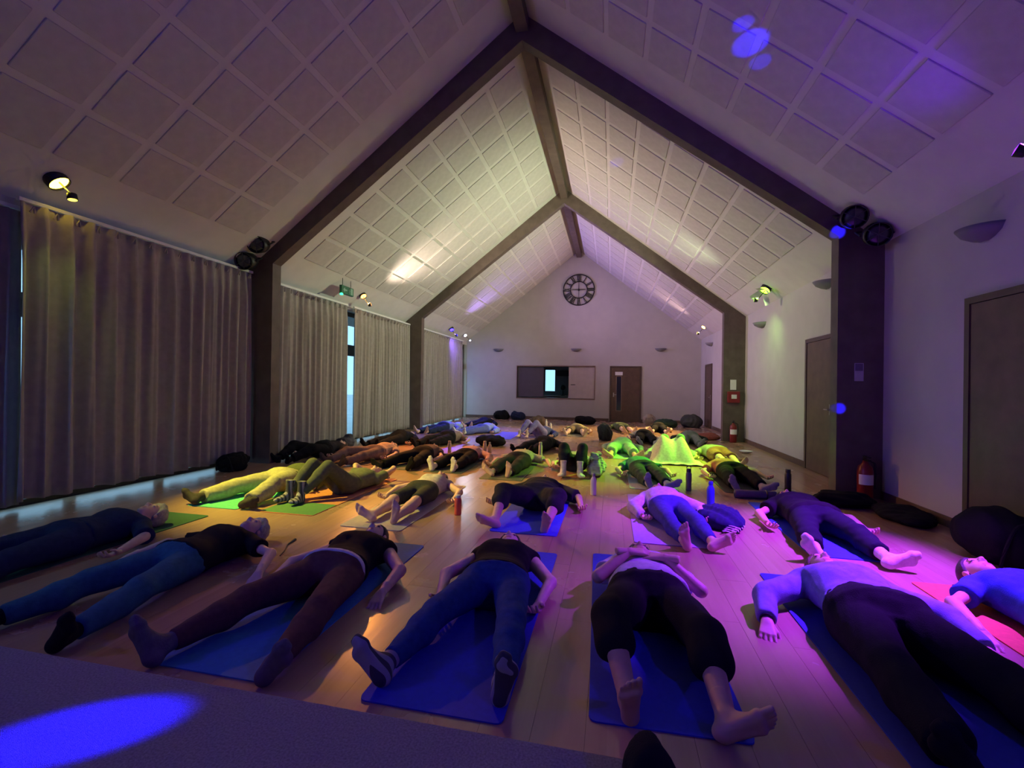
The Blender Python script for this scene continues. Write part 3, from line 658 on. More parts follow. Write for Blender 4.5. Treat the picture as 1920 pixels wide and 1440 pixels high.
HAIRM = {'dark':mat('hair_dark',(.035,.022,.016),.5,.3,60,.4,200),'brown':mat('hair_brown',(.10,.055,.03),.5,.3,60,.4,200),'grey':mat('hair_grey',(.30,.28,.26),.6,.25,60,.4,200),'fair':mat('hair_fair',(.34,.23,.12),.5,.25,60,.4,200)}
T_ = np.array([-.05,0,.05,.12,.2,.27,.36,.45,.51,.555,.60]); WX = np.array([.085,.145,.17,.168,.145,.135,.148,.162,.168,.115,.055]); WZ = np.array([.075,.10,.112,.106,.096,.095,.105,.108,.095,.07,.055])
def torso(f, k, bulk, belly, bust, off, y0, y1, loose=0):
    sl, X, Y, Z = f.sub((-.3*k,y0-.02,-.1),(.3*k,y1+.02,.5)); t = f.ax[1][sl[1]]/k
    wx = np.interp(t,T_,WX)*k*bulk; wz = np.interp(t,T_,WZ)*k*(1+.6*(bulk-1)); wz = wz+belly*np.exp(-((t-.2)/.10)**2); zc = wz.copy()
    wx = (wx+off+loose)[None,:,None]; wzz = (wz+off)[None,:,None]; zc = (zc+.0)[None,:,None]
    q = (np.abs(X/wx)**2.3+np.abs((Z-zc)/wzz)**2.3)**(1/2.3); d = (q-1)*np.minimum(wx,wzz)
    d = np.maximum(d, np.maximum(y0-Y, Y-y1)); f.put(sl, d, .02)
    if bust:
        for s in (-1,1):
            if y1 > .4*k: f.ell((s*.072*k,.405*k,.175*k),((.062+off)*bust,(.06+off)*bust,(.055+off)*bust),.04)
PEOPLE = []
def person(label, hd, pe, aL, aR, wL, wR, H=1.64, bulk=1.06, belly=0.0, bust=0, knees=None, out=(40,40), top=None, bot=None, feet='bare', sockc=None, hair=('short','dark'), skin=0, lod=.016, hands='up', turn=0, zbase=.014, sleeve_c=None, extra=None, armpole=None, trim=None, group='people resting on yoga mats'):
    """top=(colour, sleeve 0..2, looseness, hem)  bot=(colour, length 0..2, looseness)"""
    k = H/1.68; fine = lod < .02
    hd = np.array(hd); pe = np.array(pe); u = (hd-pe)/np.linalg.norm(hd-pe); mid = (hd+pe)/2; org = mid-u*.41*k
    th = math.atan2(-u[0], u[1]); root = empty('person', (org[0],org[1],zbase), th); tag(root, label, 'person', group)
    c_, s_ = math.cos(th), math.sin(th)
    def loc(p, z):
        d = np.array(p[:2])-org; return np.array((c_*d[0]+s_*d[1], -s_*d[0]+c_*d[1], p[2] if len(p)>2 else z))
    legs, arms = [], []
    for s, a, kz, oa in ((1,aL,knees and knees[0],out[0]),(-1,aR,knees and knees[1],out[1])):
        hip = np.array((s*.088*k*bulk, .05*k, .098*k)); l1, l2 = .415*k, .405*k
        if kz:
            an = loc(a,.078*k); kn, an = ik(hip, an, l1, l2, (s*.12,-.2,1)); fb = basis_z((s*.25,-1,0),(0,.12,1))
        else:
            an = loc(a,.052*k); kn, an = ik(hip, an, l1, l2, (s*.6,0,.8)); zf = kn-an; oa_ = math.radians(oa)
            fb = basis_z((s*math.sin(oa_), -.12, math.cos(oa_)), zf)
        legs.append((s,hip,kn,an,fb))
    for s, w in ((1,wL),(-1,wR)):
        sh = np.array((s*.172*k*bulk**.5, .49*k, .092*k)); chest = len(w) > 2 and w[2] > .15
        pole = (s*1,-.2,-.9) if chest else (s*1,0,.02)
        if armpole: pole = (s*armpole[0], armpole[1], armpole[2])
        tw = loc(w,.032)
        if not chest and hands != 'head':
            dv_ = tw-sh; dl = np.linalg.norm(dv_)
            if dl < .515*k: tw = sh+dv_/dl*.515*k; tw[2] = .032
        el, wr = ik(sh, tw, .300*k, .250*k, pole)
        el[2] = max(el[2], .036); wr[2] = max(wr[2], .030)
        if chest: hb = basis((-s*.9,.30,-.05),(-.0,0.1,-1)); cu = .12
        elif hands == 'down': hb = basis(wr-el+np.array((0,0,-.05)),(0,0,-1)); cu = .28
        elif hands == 'head': hb = basis((-s*.6,.6,.1),(0,0,1)); cu = .3
        else: hb = basis(np.array((wr-el)*(1,1,.2)),(s*-.25,0,1)); cu = .42
        arms.append((s,sh,el,wr,hb,cu))
    pts = np.array([p for L in legs for p in L[1:4]]+[p for A in arms for p in A[1:4]]+[(0,.6*k,.1)])
    lo, hi = pts.min(0)-.2, pts.max(0)+.2; lo[2] = -.03; hi[2] = max(hi[2],.32)
    scov = top[1] if top else -1; lcov = bot[1] if bot else -1
    # body: one continuous surface, slightly slimmer where clothes cover it
    f = Field(lo, hi, lod); torso(f, k, bulk, belly, bust, -.012 if top else 0, -.05*k, .60*k)
    f.cap((0,.53*k,.088*k),(0,.64*k,.10*k),.056*k,.054*k,.03)
    lr = (.091*k*bulk, .060*k*bulk**.6, .063*k*bulk**.6, .037*k)
    for s,hip,kn,an,fb in legs:
        c1 = -.012 if lcov > .3 else 0; c2 = -.010 if lcov >= 1 else 0
        f.cap(hip,kn,lr[0]+c1,lr[1]+c1,.03); cm = kn+(an-kn)*.32+np.array((0,0,-.012 if not knees else 0)); f.cap(kn,cm,lr[1]*.95+c2,lr[2]*.92+c2,.02); f.cap(cm,an,lr[2]*.92+c2,lr[3]+(c2 if lcov>1.8 else 0)*.5,.02)
    for s,sh,el,wr,hb,cu in arms:
        c1 = -.010 if scov > .2 else 0; c2 = -.008 if scov > 1.2 else 0
        f.cap((s*.11*k,.50*k,.09*k),sh,.06*k,.052*k,.03); f.cap(sh,el,.050*k+c1,.039*k+c1,.02); f.cap(el,wr,.040*k+c2,.026*k+c2*.4,.015)
    V, Q = f.mesh(); Vs, Qs, Ms = [V],[Q],[np.zeros(len(Q),int)]; nv = len(V)
    def app(VQ, mi=None):
        nonlocal nv
        Vs.append(VQ[0]); Qs.append(VQ[1]+nv); Ms.append(np.zeros(len(VQ[1]),int) if mi is None else mi); nv += len(VQ[0])
    tr = math.radians(turn); hb_ = basis_z((math.sin(tr),.05,math.cos(tr)),(0,1,-.06)); hpos = (0,.715*k,.108*k)
    H_ = canon('head', fine); app(place(H_, hb_, hpos, k*.99), H_[2])
    for s,sh,el,wr,hb,cu in arms: app(place(canon('hand', fine, cu), hb, wr, k*.98, mirror=(s>0)))
    if feet == 'bare':
        for s,hip,kn,an,fb in legs: app(place(canon('foot', fine, False), fb, an, k, mirror=(s>0)))
    me = mesh_np('body', np.concatenate(Vs), np.concatenate(Qs), [SKIN[skin], LIP, HAIRM[hair[1]] if hair else HAIRM['brown']], np.concatenate(Ms)); link(bpy.data.objects.new('body', me), root)
    if hair and hair[0] != 'none':
        VQ = place(canon('hair', fine, hair[0]), hb_, hpos, k); VQ[0][:,2] = np.maximum(VQ[0][:,2], -.006); link(bpy.data.objects.new('hair', mesh_np('hair', VQ[0], VQ[1], [HAIRM[hair[1]]])), root)
    sd = abs(hash(label)) % 1000 if False else sum(map(ord,label)) % 1000
    if top:
        col, sl_, lo_, hem = top; f = Field(lo, hi, lod); o = .004+lo_
        torso(f, k, bulk, belly, bust, o, hem*k, .585*k, loose=lo_*.8)
        for s,sh,el,wr,hb,cu in arms:
            f.cap((s*.10*k,.50*k,.09*k),sh,.062*k+o,.054*k+o,.03)
            if sl_ > 0:
                e1 = sh+(el-sh)*min(sl_,1); f.cap(sh,e1,.052*k+o,.042*k+o*1.2+lo_*.5,.02,cut=sl_<=1)
                if sl_ > 1: e2 = el+(wr-el)*min(sl_-1,.98); f.cap(el,e2,.042*k+o*1.1,.031*k+o*1.1,.015,cut=True)
        f.noise(.003+lo_*.22, 22, sd); Xn = (0,.64*k,.13*k); f.ell(Xn,(.075*k,.085*k,.09*k),.008,sub=True)
        if f.F.min() < 0: V, Q = f.mesh(); link(bpy.data.objects.new('top', mesh_np('top', V, Q, [cloth(col)])), root)
    if bot:
        col, ln, lo_ = bot[:3]; wst = bot[3] if len(bot) > 3 else .215; f = Field(lo, hi, lod); o = .004+lo_
        torso(f, k, bulk, belly, 0, o, -.06*k, wst*k)
        for s,hip,kn,an,fb in legs:
            e1 = hip+(kn-hip)*min(ln,1); f.cap(hip,e1,lr[0]+o,lr[0]+(lr[1]-lr[0])*min(ln,1)+o+(lo_*.6 if ln<1 else 0),.025,cut=ln<1)
            if ln >= 1:
                cm = kn+(an-kn)*.32+np.array((0,0,-.012 if not knees else 0)); f.cap(kn,cm,lr[1]+o,lr[2]+o,.02)
                e2 = kn+(an-kn)*min(ln-1,.97)
                if ln > 1.32: f.cap(cm,e2,lr[2]*.95+o,lr[3]+o+lo_*.9,.02,cut=True)
        f.noise(.0025+lo_*.25, 20, sd+5)
        V, Q = f.mesh(); link(bpy.data.objects.new('trousers' if ln > 1.2 else 'shorts', mesh_np('trousers', V, Q, [cloth(col)])), root)
    if feet == 'sock':
        for s,hip,kn,an,fb in legs:
            V, Q = place(canon('foot', fine, True), fb, an, k, mirror=(s>0)); mats = [sockc if not isinstance(sockc, tuple) else cloth(sockc)]; link(bpy.data.objects.new('sock', mesh_np('sock', V, Q, mats)), root)
    if trim:
        col, t0, t1 = trim; f = Field(lo, hi, lod*.7); torso(f, k, bulk, belly, 0, .017, t0*k, t1*k); V, Q = f.mesh(); link(bpy.data.objects.new('waist_trim', mesh_np('waist_trim', V, Q, [cloth(col)])), root)
    if extra == 'watch':
        s,sh,el,wr,hb,cu = arms[1]; d = (wr-el)/np.linalg.norm(wr-el); bmx = bmesh.new(); a = np.cross(d,(0,0,1)); a /= np.linalg.norm(a); b = np.cross(d,a)
        tube(bmx,[tuple(wr-d*.02+(a*math.cos(t)+b*math.sin(t))*.033) for t in [2*math.pi*i/14 for i in range(14)]],.006,6,True); bm_obj('wristwatch', bmx, M_BLACK, root)
    return root
# ------------------------------------------------------------------ yoga mats
def yoga_mat(label, x, y, L=1.8, w=.61, col=(.05,.07,.35), rot=0, curl=0, name='yoga_mat'):
    """x,y = centre of the foot end"""
    bm = bmesh.new(); n = 24; r = .03; prof = []
    ys = [0,.004,.012,.03]+[.03+(L-.06)*k/n for k in range(1,n)]+[L-.03,L-.012,L-.004,L]
    rows = []
    for yy in ys:
        e = min(yy, L-yy); hw = w/2-(r-math.sqrt(max(0,r*r-(r-min(e,r))**2)) if e < r else 0)
        zc = curl*max(0,(yy-(L-.18))/.18)**2
        rows.append([bm.verts.new((sx*hw, yy, zc+z)) for z in (.0005,.0065) for sx in (-1,-.5,0,.5,1)])
    for A, B in zip(rows, rows[1:]):
        for i in range(4): bm.faces.new((A[i],B[i],B[i+1],A[i+1])); bm.faces.new((A[5+i],A[6+i],B[6+i],B[5+i]))
        bm.faces.new((A[0],A[5],B[5],B[0])); bm.faces.new((A[4],B[4],B[9],A[9]))
    for A in (rows[0], rows[-1]):
        for i in range(4): bm.faces.new((A[i],A[i+1],A[6+i],A[5+i]))
    o = bm_obj(name, bm, mat('mat_foam_%.2f_%.2f_%.2f' % col, col, .75, .08, 40, .15, 300, spec=.25)); o.location = (x,y,0); o.rotation_euler = (0,0,rot)
    return tag(o, label, 'yoga mat', 'yoga mats on the hall floor')
NAVY=(.03,.05,.30); DGRN=(.03,.10,.05)
yoga_mat('dark green mat under the curly-haired person by the left curtain', -4.1,1.95, col=DGRN)
yoga_mat('teal blue mat under the person in brown leggings', -1.765,1.73, 1.77, col=(.04,.17,.42))
yoga_mat('blue mat under the person in striped socks', -.70,1.73,1.86, col=(.03,.05,.45))
yoga_mat('blue mat under the person with hands on the chest', .235,1.84,1.84, col=(.03,.05,.45), rot=.03)
yoga_mat('dark blue mat under the person in the pale jumper at front right', 1.345,1.78,1.8, col=NAVY)
yoga_mat('orange mat at the right edge under the person in a blue tee', 2.325,1.88,1.8, col=(.60,.16,.06))
yoga_mat('bright green mat under the person in khaki trousers', -4.035,4.0,1.8, col=(.10,.50,.28))
yoga_mat('orange-red mat under the person with raised knees', -3.155,4.0,1.84, col=(.55,.22,.10))
yoga_mat('pale beige mat under the person in dark shorts', -2.12,3.79,1.9, col=(.48,.42,.38))
yoga_mat('royal blue mat under the barefoot person with spread arms', -.755,4.0,1.75, col=(.05,.06,.62))
yoga_mat('lilac mat under the person in a lilac jumper', .51,4.02,1.8, col=(.42,.30,.62))
yoga_mat('bright blue mat under the dark-clothed person with pale soles', 1.86,4.05,1.75, col=(.04,.08,.60))
yoga_mat('dark grey mat under the person in black trousers with an orange-lit arm', -3.32,6.5,1.8, col=(.07,.09,.08))
yoga_mat('grey green mat under the person in white socks and a pink top', -2.45,6.46,1.75, col=(.08,.09,.08))
yoga_mat('olive mat under the person in charcoal trousers at the middle', -1.5,6.2,1.85, col=(.12,.12,.09))
yoga_mat('pale blue mat under the person in a green top', .55,6.15,1.75, col=(.35,.42,.50))
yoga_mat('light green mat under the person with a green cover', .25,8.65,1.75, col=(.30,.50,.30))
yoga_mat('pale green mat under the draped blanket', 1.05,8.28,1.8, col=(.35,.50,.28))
yoga_mat('brown mat under the person in a brown top near the far curtain', -4.1,6.7,1.75, col=(.16,.10,.07))
yoga_mat('dark mat under the person in a rust top by the right wall', 1.72,6.25,1.8, col=(.05,.05,.05))
yoga_mat('violet-blue mat in the far blue light', -2.7,10.9,1.75, col=(.12,.10,.45))
yoga_mat('grey mat under the person with soles showing in the far row', -.95,12.1,1.7, col=(.2,.18,.15))
# the orange mat has a green foot end
bm = bmesh.new(); box(bm,-.302,.302,.012,.42,.0066,.0074); o = bm_obj('foot_band', bm, mat('mat_green_band',(.08,.22,.07),.75,.08,40)); o.parent = [q for q in SC.objects if q.get('label','').startswith('orange-red mat')][0]

# ------------------------------------------------------------------ people
BLK=(.010,.010,.012); CHAR=(.028,.028,.032); NVY=(.02,.028,.07); TEAL=(.03,.11,.16)
WSK=(.70,.68,.62)
def striped():
    m = bpy.data.materials.new('striped_sock'); m.use_nodes=True; N=m.node_tree.nodes; L=m.node_tree.links; p=N['Principled BSDF']; p.inputs['Roughness'].default_value=.95
    tc=N.new('ShaderNodeTexCoord'); sp=N.new('ShaderNodeSeparateXYZ'); L.new(tc.outputs['Object'],sp.inputs[0]); mu=N.new('ShaderNodeMath'); mu.operation='MULTIPLY'; mu.inputs[1].default_value=150; L.new(sp.outputs[1],mu.inputs[0])
    si=N.new('ShaderNodeMath'); si.operation='SINE'; L.new(mu.outputs[0],si.inputs[0]); rp=N.new('ShaderNodeValToRGB'); rp.color_ramp.interpolation='CONSTANT'; rp.color_ramp.elements[0].color=(.05,.05,.06,1); rp.color_ramp.elements[1].position=.45; rp.color_ramp.elements[1].color=(.30,.29,.31,1)
    mr=N.new('ShaderNodeMath'); mr.operation='MULTIPLY_ADD'; mr.inputs[1].default_value=.5; mr.inputs[2].default_value=.5; L.new(si.outputs[0],mr.inputs[0]); L.new(mr.outputs[0],rp.inputs[0]); L.new(rp.outputs[0],p.inputs['Base Color']); return m
STR = striped()
N_=.0125
person('person in dark clothes with curly grey hair beside the left curtain', (-3.98,3.43),(-3.98,2.6),(-3.82,1.8),(-4.3,1.8),(-3.62,2.83),(-4.45,2.75), top=(NVY,1.0,.012,.10), bot=(NVY,1.9,.012), feet='sock', sockc=BLK, hair=('curly','grey'), lod=N_)
person('person in teal trousers and black tee with ruffled grey hair', (-2.80,3.30),(-2.80,2.44),(-2.55,1.66),(-3.10,1.72),(-2.44,2.78),(-3.30,2.66), top=(BLK,.55,.012,.04), bot=(TEAL,1.9,.008), feet='sock', sockc=BLK, hair=('curly','grey'), lod=N_, hands='down', bulk=1.03)
person('person in brown leggings and black top with white hem', (-1.78,3.38),(-1.69,2.50),(-1.42,1.70),(-2.06,1.66),(-1.36,2.60),(-2.08,2.52), top=(BLK,.12,.010,.10), trim=((.62,.6,.6),.055,.10), bot=((.10,.05,.045),1.9,.004), feet='sock', sockc=(.12,.11,.13), hair=('bun','dark'), lod=N_, hands='down', bust=.9, bulk=1.1, turn=-8, H=1.72)
person('person in blue leggings with striped grey socks', (-.74,3.48),(-.66,2.60),(-.43,1.88),(-.98,1.80),(-.40,2.66),(-.98,2.62), top=(BLK,0,.006,.06), bot=((.02,.06,.20),1.9,.004), feet='sock', sockc=STR, hair=('short','dark'), lod=N_, bust=1.0, bulk=1.12, H=1.68, out=(12,48), skin=2)
person('person with both hands resting on a grey tee, in black shorts', (.20,3.48),(.22,2.60),(.44,1.88),(.08,1.90),(.33,2.93,.268),(.12,2.95,.280), top=((.45,.44,.46),.55,.014,.08), bot=(BLK,1.30,.02,.10), feet='bare', hair=('short','dark'), lod=N_, bulk=1.15, belly=.02, out=(55,5), H=1.70, skin=1)
person('person in a pale jumper and black leggings at front right', (1.38,3.53),(1.36,2.64),(1.68,1.70),(1.14,1.62),(1.77,2.76),(.90,2.82), trim=((.6,.57,.55),.10,.14), top=((.20,.21,.42),1.9,.014,.14), bot=(BLK,1.9,.022), feet='sock', sockc=BLK, hair=('bun','brown'), lod=N_, bulk=1.17, extra='watch', hands='down', H=1.78)
person('person in a blue tee at the right edge of the photo', (2.36,3.70),(2.40,2.88),(2.5,2.1),(2.2,2.1),(2.80,2.95),(1.99,3.02), top=((.04,.08,.40),.55,.012,.13), bot=(NVY,1.9,.01), feet='bare', hair=('short','dark'), lod=N_, bulk=1.1, hands='down', H=1.72)
m_=.0155
person('person in khaki trousers and dark socks on the bright green mat', (-3.95,5.66),(-3.93,4.86),(-3.66,4.08),(-4.28,4.02),(-3.55,5.0),(-4.35,5.0), top=((.10,.12,.05),1.9,.012,.10), bot=((.42,.40,.22),1.9,.02), feet='sock', sockc=(.05,.045,.04), hair=('short','dark'), lod=m_, H=1.74, bulk=1.05, out=(75,70))
person('person with raised knees and arms folded under the head', (-3.02,5.68),(-3.10,4.86),(-3.28,4.40),(-3.44,4.42),(-2.95,5.72,.05),(-3.2,5.74,.05), top=((.13,.15,.09),.5,.008,.14), bot=((.10,.11,.07),1.9,.004), feet='sock', sockc=STR, hair=('short','brown'), lod=m_, knees=(.46,.46), hands='head', armpole=(.8,.1,.7))
person('person in dark shorts and a pale top on the beige mat', (-2.08,5.58),(-2.05,4.72),(-1.96,3.98),(-2.20,3.98),(-1.74,4.92),(-2.46,4.80), top=((.50,.47,.42),.1,.006,.15), bot=((.05,.055,.04),.92,.004), feet='bare', hair=('bun','brown'), lod=m_, bust=.9, bulk=1.03, out=(15,60))
person('barefoot person in loose charcoal clothes with arms spread wide', (-.78,5.66),(-.75,4.80),(-.56,4.12),(-1.04,4.14),(-.36,4.98),(-1.17,4.98), top=(CHAR,.9,.018,.0), bot=(CHAR,1.35,.015), feet='bare', hair=('short','dark'), lod=m_, bulk=1.08, belly=.02, out=(15,65), H=1.72)
person('person in a lilac jumper and blue leggings, soles facing the camera', (.52,5.55),(.58,4.72),(.82,3.96),(.60,3.94),(.86,4.78),(.33,4.82), top=((.50,.44,.55),1.9,.014,.11), bot=((.05,.05,.22),1.9,.004), feet='bare', hair=('short','fair'), lod=m_, out=(60,15), H=1.68)
person('person in dark clothes with pale sock soles on the bright blue mat', (1.84,5.55),(1.86,4.74),(2.02,3.93),(1.55,3.95),(2.25,4.80),(1.53,4.92), top=(BLK,.55,.02,.0), bot=((.012,.012,.022),1.75,.015), feet='sock', sockc=WSK, hair=('short','dark'), lod=m_, bulk=1.1, out=(70,40), H=1.74)
person('dark-clothed person lying beside the curtains before the far column', (-5.0,8.0),(-5.0,7.15),(-5.05,6.5),(-5.3,6.55),(-4.72,7.2),(-5.35,7.3), top=(CHAR,1.9,.015,.1), bot=(BLK,1.9,.015), feet='sock', sockc=BLK, hair=('short','dark'), lod=m_, belly=.03)
person('person in a pale brown top lying next to the lit window slit', (-3.98,8.1),(-4.02,7.2),(-4.12,6.45),(-4.42,6.6),(-3.75,7.3),(-4.4,7.5), top=((.40,.28,.20),.6,.012,.12), bot=((.22,.15,.12),1.9,.01), feet='sock', sockc=(.1,.07,.06), hair=('short','brown'), lod=m_, bulk=1.08)
person('person in black trousers with an orange-lit bare arm', (-3.15,8.05),(-3.12,7.2),(-2.96,6.36),(-3.46,6.5),(-2.90,7.25),(-3.50,7.40), top=((.12,.09,.08),.4,.01,.14), bot=(BLK,1.9,.012), feet='sock', sockc=BLK, hair=('long','dark'), lod=m_, bulk=1.1, belly=.02, out=(30,70))
person('person in white socks, dark trousers and a pink top', (-2.44,8.15),(-2.36,7.3),(-2.30,6.52),(-2.65,6.52),(-2.02,7.4),(-2.60,7.35), top=((.50,.30,.28),1.9,.012,.13), bot=(BLK,1.85,.012), feet='sock', sockc=WSK, hair=('short','fair'), lod=m_, bulk=1.05, out=(10,12))
person('barefoot person in charcoal trousers and a cream top', (-1.45,8.0),(-1.44,7.1),(-1.42,6.36),(-1.68,6.34),(-1.10,7.45),(-1.82,7.3), top=((.45,.40,.32),.7,.012,.12), bot=(CHAR,1.85,.018), feet='bare', hair=('short','brown'), lod=m_, bulk=1.08, out=(10,50))
person('person with black-trousered knees raised and white socks', (-.57,8.0),(-.55,7.15),(-.43,6.68),(-.67,6.68),(-.30,7.3),(-.82,7.3), top=((.35,.32,.30),.6,.012,.12), bot=((.02,.028,.03),1.8,.012), feet='sock', sockc=WSK, hair=('long','brown'), lod=m_, knees=(.48,.48))
person('person in a green top and dark trousers with blue socks', (.38,7.75),(.48,6.9),(.74,6.10),(.50,6.08),(.80,7.1),(.2,7.1), top=((.05,.25,.15),.6,.012,.12), bot=((.03,.06,.055),1.85,.012), feet='sock', sockc=(.30,.34,.50), hair=('short','grey'), lod=m_, bulk=1.1, out=(70,20))
person('person in a rust top and black trousers near the right wall', (1.66,7.95),(1.72,7.12),(1.90,6.40),(1.56,6.30),(2.10,7.35),(1.42,7.2), top=((.45,.20,.10),.6,.012,.12), bot=(BLK,1.85,.015), feet='sock', sockc=(.3,.28,.32), hair=('short','fair'), lod=m_, bulk=1.1, out=(70,30))
f_=.023
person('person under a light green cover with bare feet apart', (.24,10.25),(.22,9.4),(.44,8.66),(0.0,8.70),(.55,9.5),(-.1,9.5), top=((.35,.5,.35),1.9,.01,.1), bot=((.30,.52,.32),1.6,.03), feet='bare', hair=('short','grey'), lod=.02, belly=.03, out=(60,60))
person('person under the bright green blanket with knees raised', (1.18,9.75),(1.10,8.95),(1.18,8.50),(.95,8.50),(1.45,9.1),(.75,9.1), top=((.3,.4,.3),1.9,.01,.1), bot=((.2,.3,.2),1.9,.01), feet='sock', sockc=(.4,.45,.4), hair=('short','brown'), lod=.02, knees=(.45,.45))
person('person in an olive tee and brick-red shorts beyond the rust top', (1.80,9.7),(1.92,8.9),(2.06,8.15),(1.90,8.15),(2.25,9.0),(1.6,9.05), top=((.32,.30,.22),.6,.015,.08), bot=((.30,.10,.07),.9,.015), feet='bare', hair=('short','dark'), lod=.02, bulk=1.1, belly=.02)
person('dark-clothed person lying below the far left column', (-4.5,10.05),(-4.55,9.2),(-4.62,8.45),(-4.85,8.5),(-4.25,9.3),(-4.9,9.4), top=(BLK,1.9,.015,.1), bot=(BLK,1.9,.02), feet='sock', sockc=BLK, hair=('short','dark'), lod=f_, belly=.04)
person('person in black with a pale band at the waist in the fourth row', (-3.45,10.45),(-3.60,9.6),(-3.7,8.85),(-3.95,8.95),(-3.25,9.9),(-4.0,9.8), top=((.25,.18,.15),.6,.012,.16), bot=(BLK,1.9,.02), feet='sock', sockc=BLK, hair=('short','brown'), lod=f_, bulk=1.15, belly=.03)
person('person in dark clothing beyond the white floor glare', (-1.25,10.1),(-1.40,9.25),(-1.5,8.5),(-1.75,8.6),(-1.05,9.4),(-1.75,9.4), top=(BLK,1.9,.015,.1), bot=(BLK,1.9,.02), feet='sock', sockc=BLK, hair=('long','dark'), lod=f_, belly=.03)
person('blue-lit person lying nearest the violet curtain', (-4.5,12.9),(-4.6,12.05),(-4.75,11.3),(-5.0,11.4),(-4.25,12.2),(-4.95,12.3), top=((.20,.22,.45),1.9,.015,.1), bot=(NVY,1.9,.015), feet='bare', hair=('short','dark'), lod=f_, belly=.03)
person('person in a shiny blue jacket with pale trim in the blue light', (-3.3,12.95),(-3.5,12.1),(-3.75,11.4),(-3.95,11.5),(-3.15,12.2),(-3.9,12.3), top=((.25,.30,.65),1.9,.02,.1), bot=((.1,.12,.35),1.9,.01), feet='sock', sockc=WSK, hair=('long','dark'), lod=f_)
person('person with lilac leggings and knees raised in the fifth row', (-1.65,12.5),(-1.80,11.7),(-2.05,11.3),(-2.25,11.35),(-1.5,11.9),(-2.15,11.9), top=((.06,.07,.18),1.9,.012,.1), bot=((.25,.2,.4),1.85,.006), feet='bare', hair=('long','brown'), lod=f_, knees=(.42,.42))
person('yellow-lit person with both bare soles facing the camera', (-.98,13.8),(-.95,12.95),(-.70,12.15),(-1.17,12.2),(-.60,13.1),(-1.3,13.1), top=((.50,.45,.25),.6,.012,.1), bot=((.2,.15,.1),.95,.012), feet='bare', hair=('short','brown'), lod=f_, out=(30,30))
person('person in dark green with an orange-lit bare leg in front of the end door', (.15,14.85),(.35,14.05),(.60,13.3),(.42,13.2),(.65,14.1),(-.05,14.2), top=((.10,.14,.07),.5,.012,.1), bot=((.08,.1,.06),.7,.012), feet='bare', hair=('long','fair'), lod=f_)
person('person in a black top with a bare foot right of the end door', (1.45,15.1),(1.38,14.3),(1.50,13.5),(1.15,13.55),(1.7,14.4),(1.05,14.4), top=(BLK,.4,.012,.0), bot=(BLK,1.2,.01), feet='bare', hair=('short','fair'), lod=f_, belly=.03)
person('person in black trousers with pale hair before the green blanket', (.70,12.4),(.80,11.6),(.98,10.85),(.66,10.8),(1.12,11.7),(.5,11.75), top=((.3,.28,.25),.6,.012,.12), bot=(BLK,1.9,.02), feet='sock', sockc=(.4,.4,.38), hair=('short','grey'), lod=f_, bulk=1.1, belly=.03)
person('person in grey lying behind the blanket towards the right wall', (1.90,12.45),(1.84,11.6),(1.92,10.8),(1.6,10.8),(2.15,11.7),(1.5,11.7), top=(CHAR,1.9,.015,.1), bot=((.16,.17,.16),1.9,.02), feet='sock', sockc=(.2,.2,.2), hair=('short','dark'), lod=f_, bulk=1.1, belly=.03)
person('dark-clothed person farthest back near the end of the curtains', (-3.85,14.85),(-4.0,14.05),(-4.15,13.3),(-4.35,13.35),(-3.7,14.2),(-4.3,14.3), top=(BLK,1.9,.015,.1), bot=(BLK,1.9,.015), feet='bare', hair=('short','dark'), lod=f_, belly=.03)

# ------------------------------------------------------------------ blanket over raised knees
def blanket(label, cx, y0, y1, hw, kz, ky, sep, col):
    nx, ny = 60, 60; V = []; rg = np.random.RandomState(5)
    for j in range(ny):
        y = y0+(y1-y0)*j/(ny-1)
        ridge = kz*(1-abs((y-ky)/(.46 if y<ky else .55))**1.7) if abs(y-ky) < (.46 if y<ky else .55) else 0
        ridge = max(ridge, .24 if y > ky+.1 else 0)
        for i in range(nx):
            x = -hw+2*hw*i/(nx-1); a = min(abs(x-sep), abs(x+sep)); 
            inside = abs(x) < sep
            d = (sep-abs(x)) if inside else (abs(x)-sep)
            z = ridge*(1-(.16*math.sin(min(1,d/sep)*math.pi/2)**2 if inside else min(1,(d/(hw-sep-.08)))**1.6))
            fold = .009*math.sin(22*x+5*y+2*math.sin(5*y))+.005*math.sin(37*x-7*y)
            z = max(z, 0)+fold*(1 if z>.03 else .35); z = max(z, .012+.006*math.sin(30*x+22*y))
            edge = .02*math.sin(5*x+1)*(1-j/ny)
            V.append((cx+x, y+edge, z+.008))
    i, j = np.meshgrid(np.arange(nx-1), np.arange(ny-1)); a = (j*nx+i).ravel(); Q = np.stack([a,a+1,a+nx+1,a+nx],1)
    o = link(bpy.data.objects.new('blanket', mesh_np('blanket', np.array(V), Q, [cloth(col)]))); sm = o.modifiers.new('t','SOLIDIFY'); sm.thickness=.008; sm.offset=1
    return tag(o, label, 'blanket')
blanket('bright green-lit blanket draped over raised knees', 1.07, 8.18, 9.45, .46, .44, 8.72, .15, (.62,.66,.55))

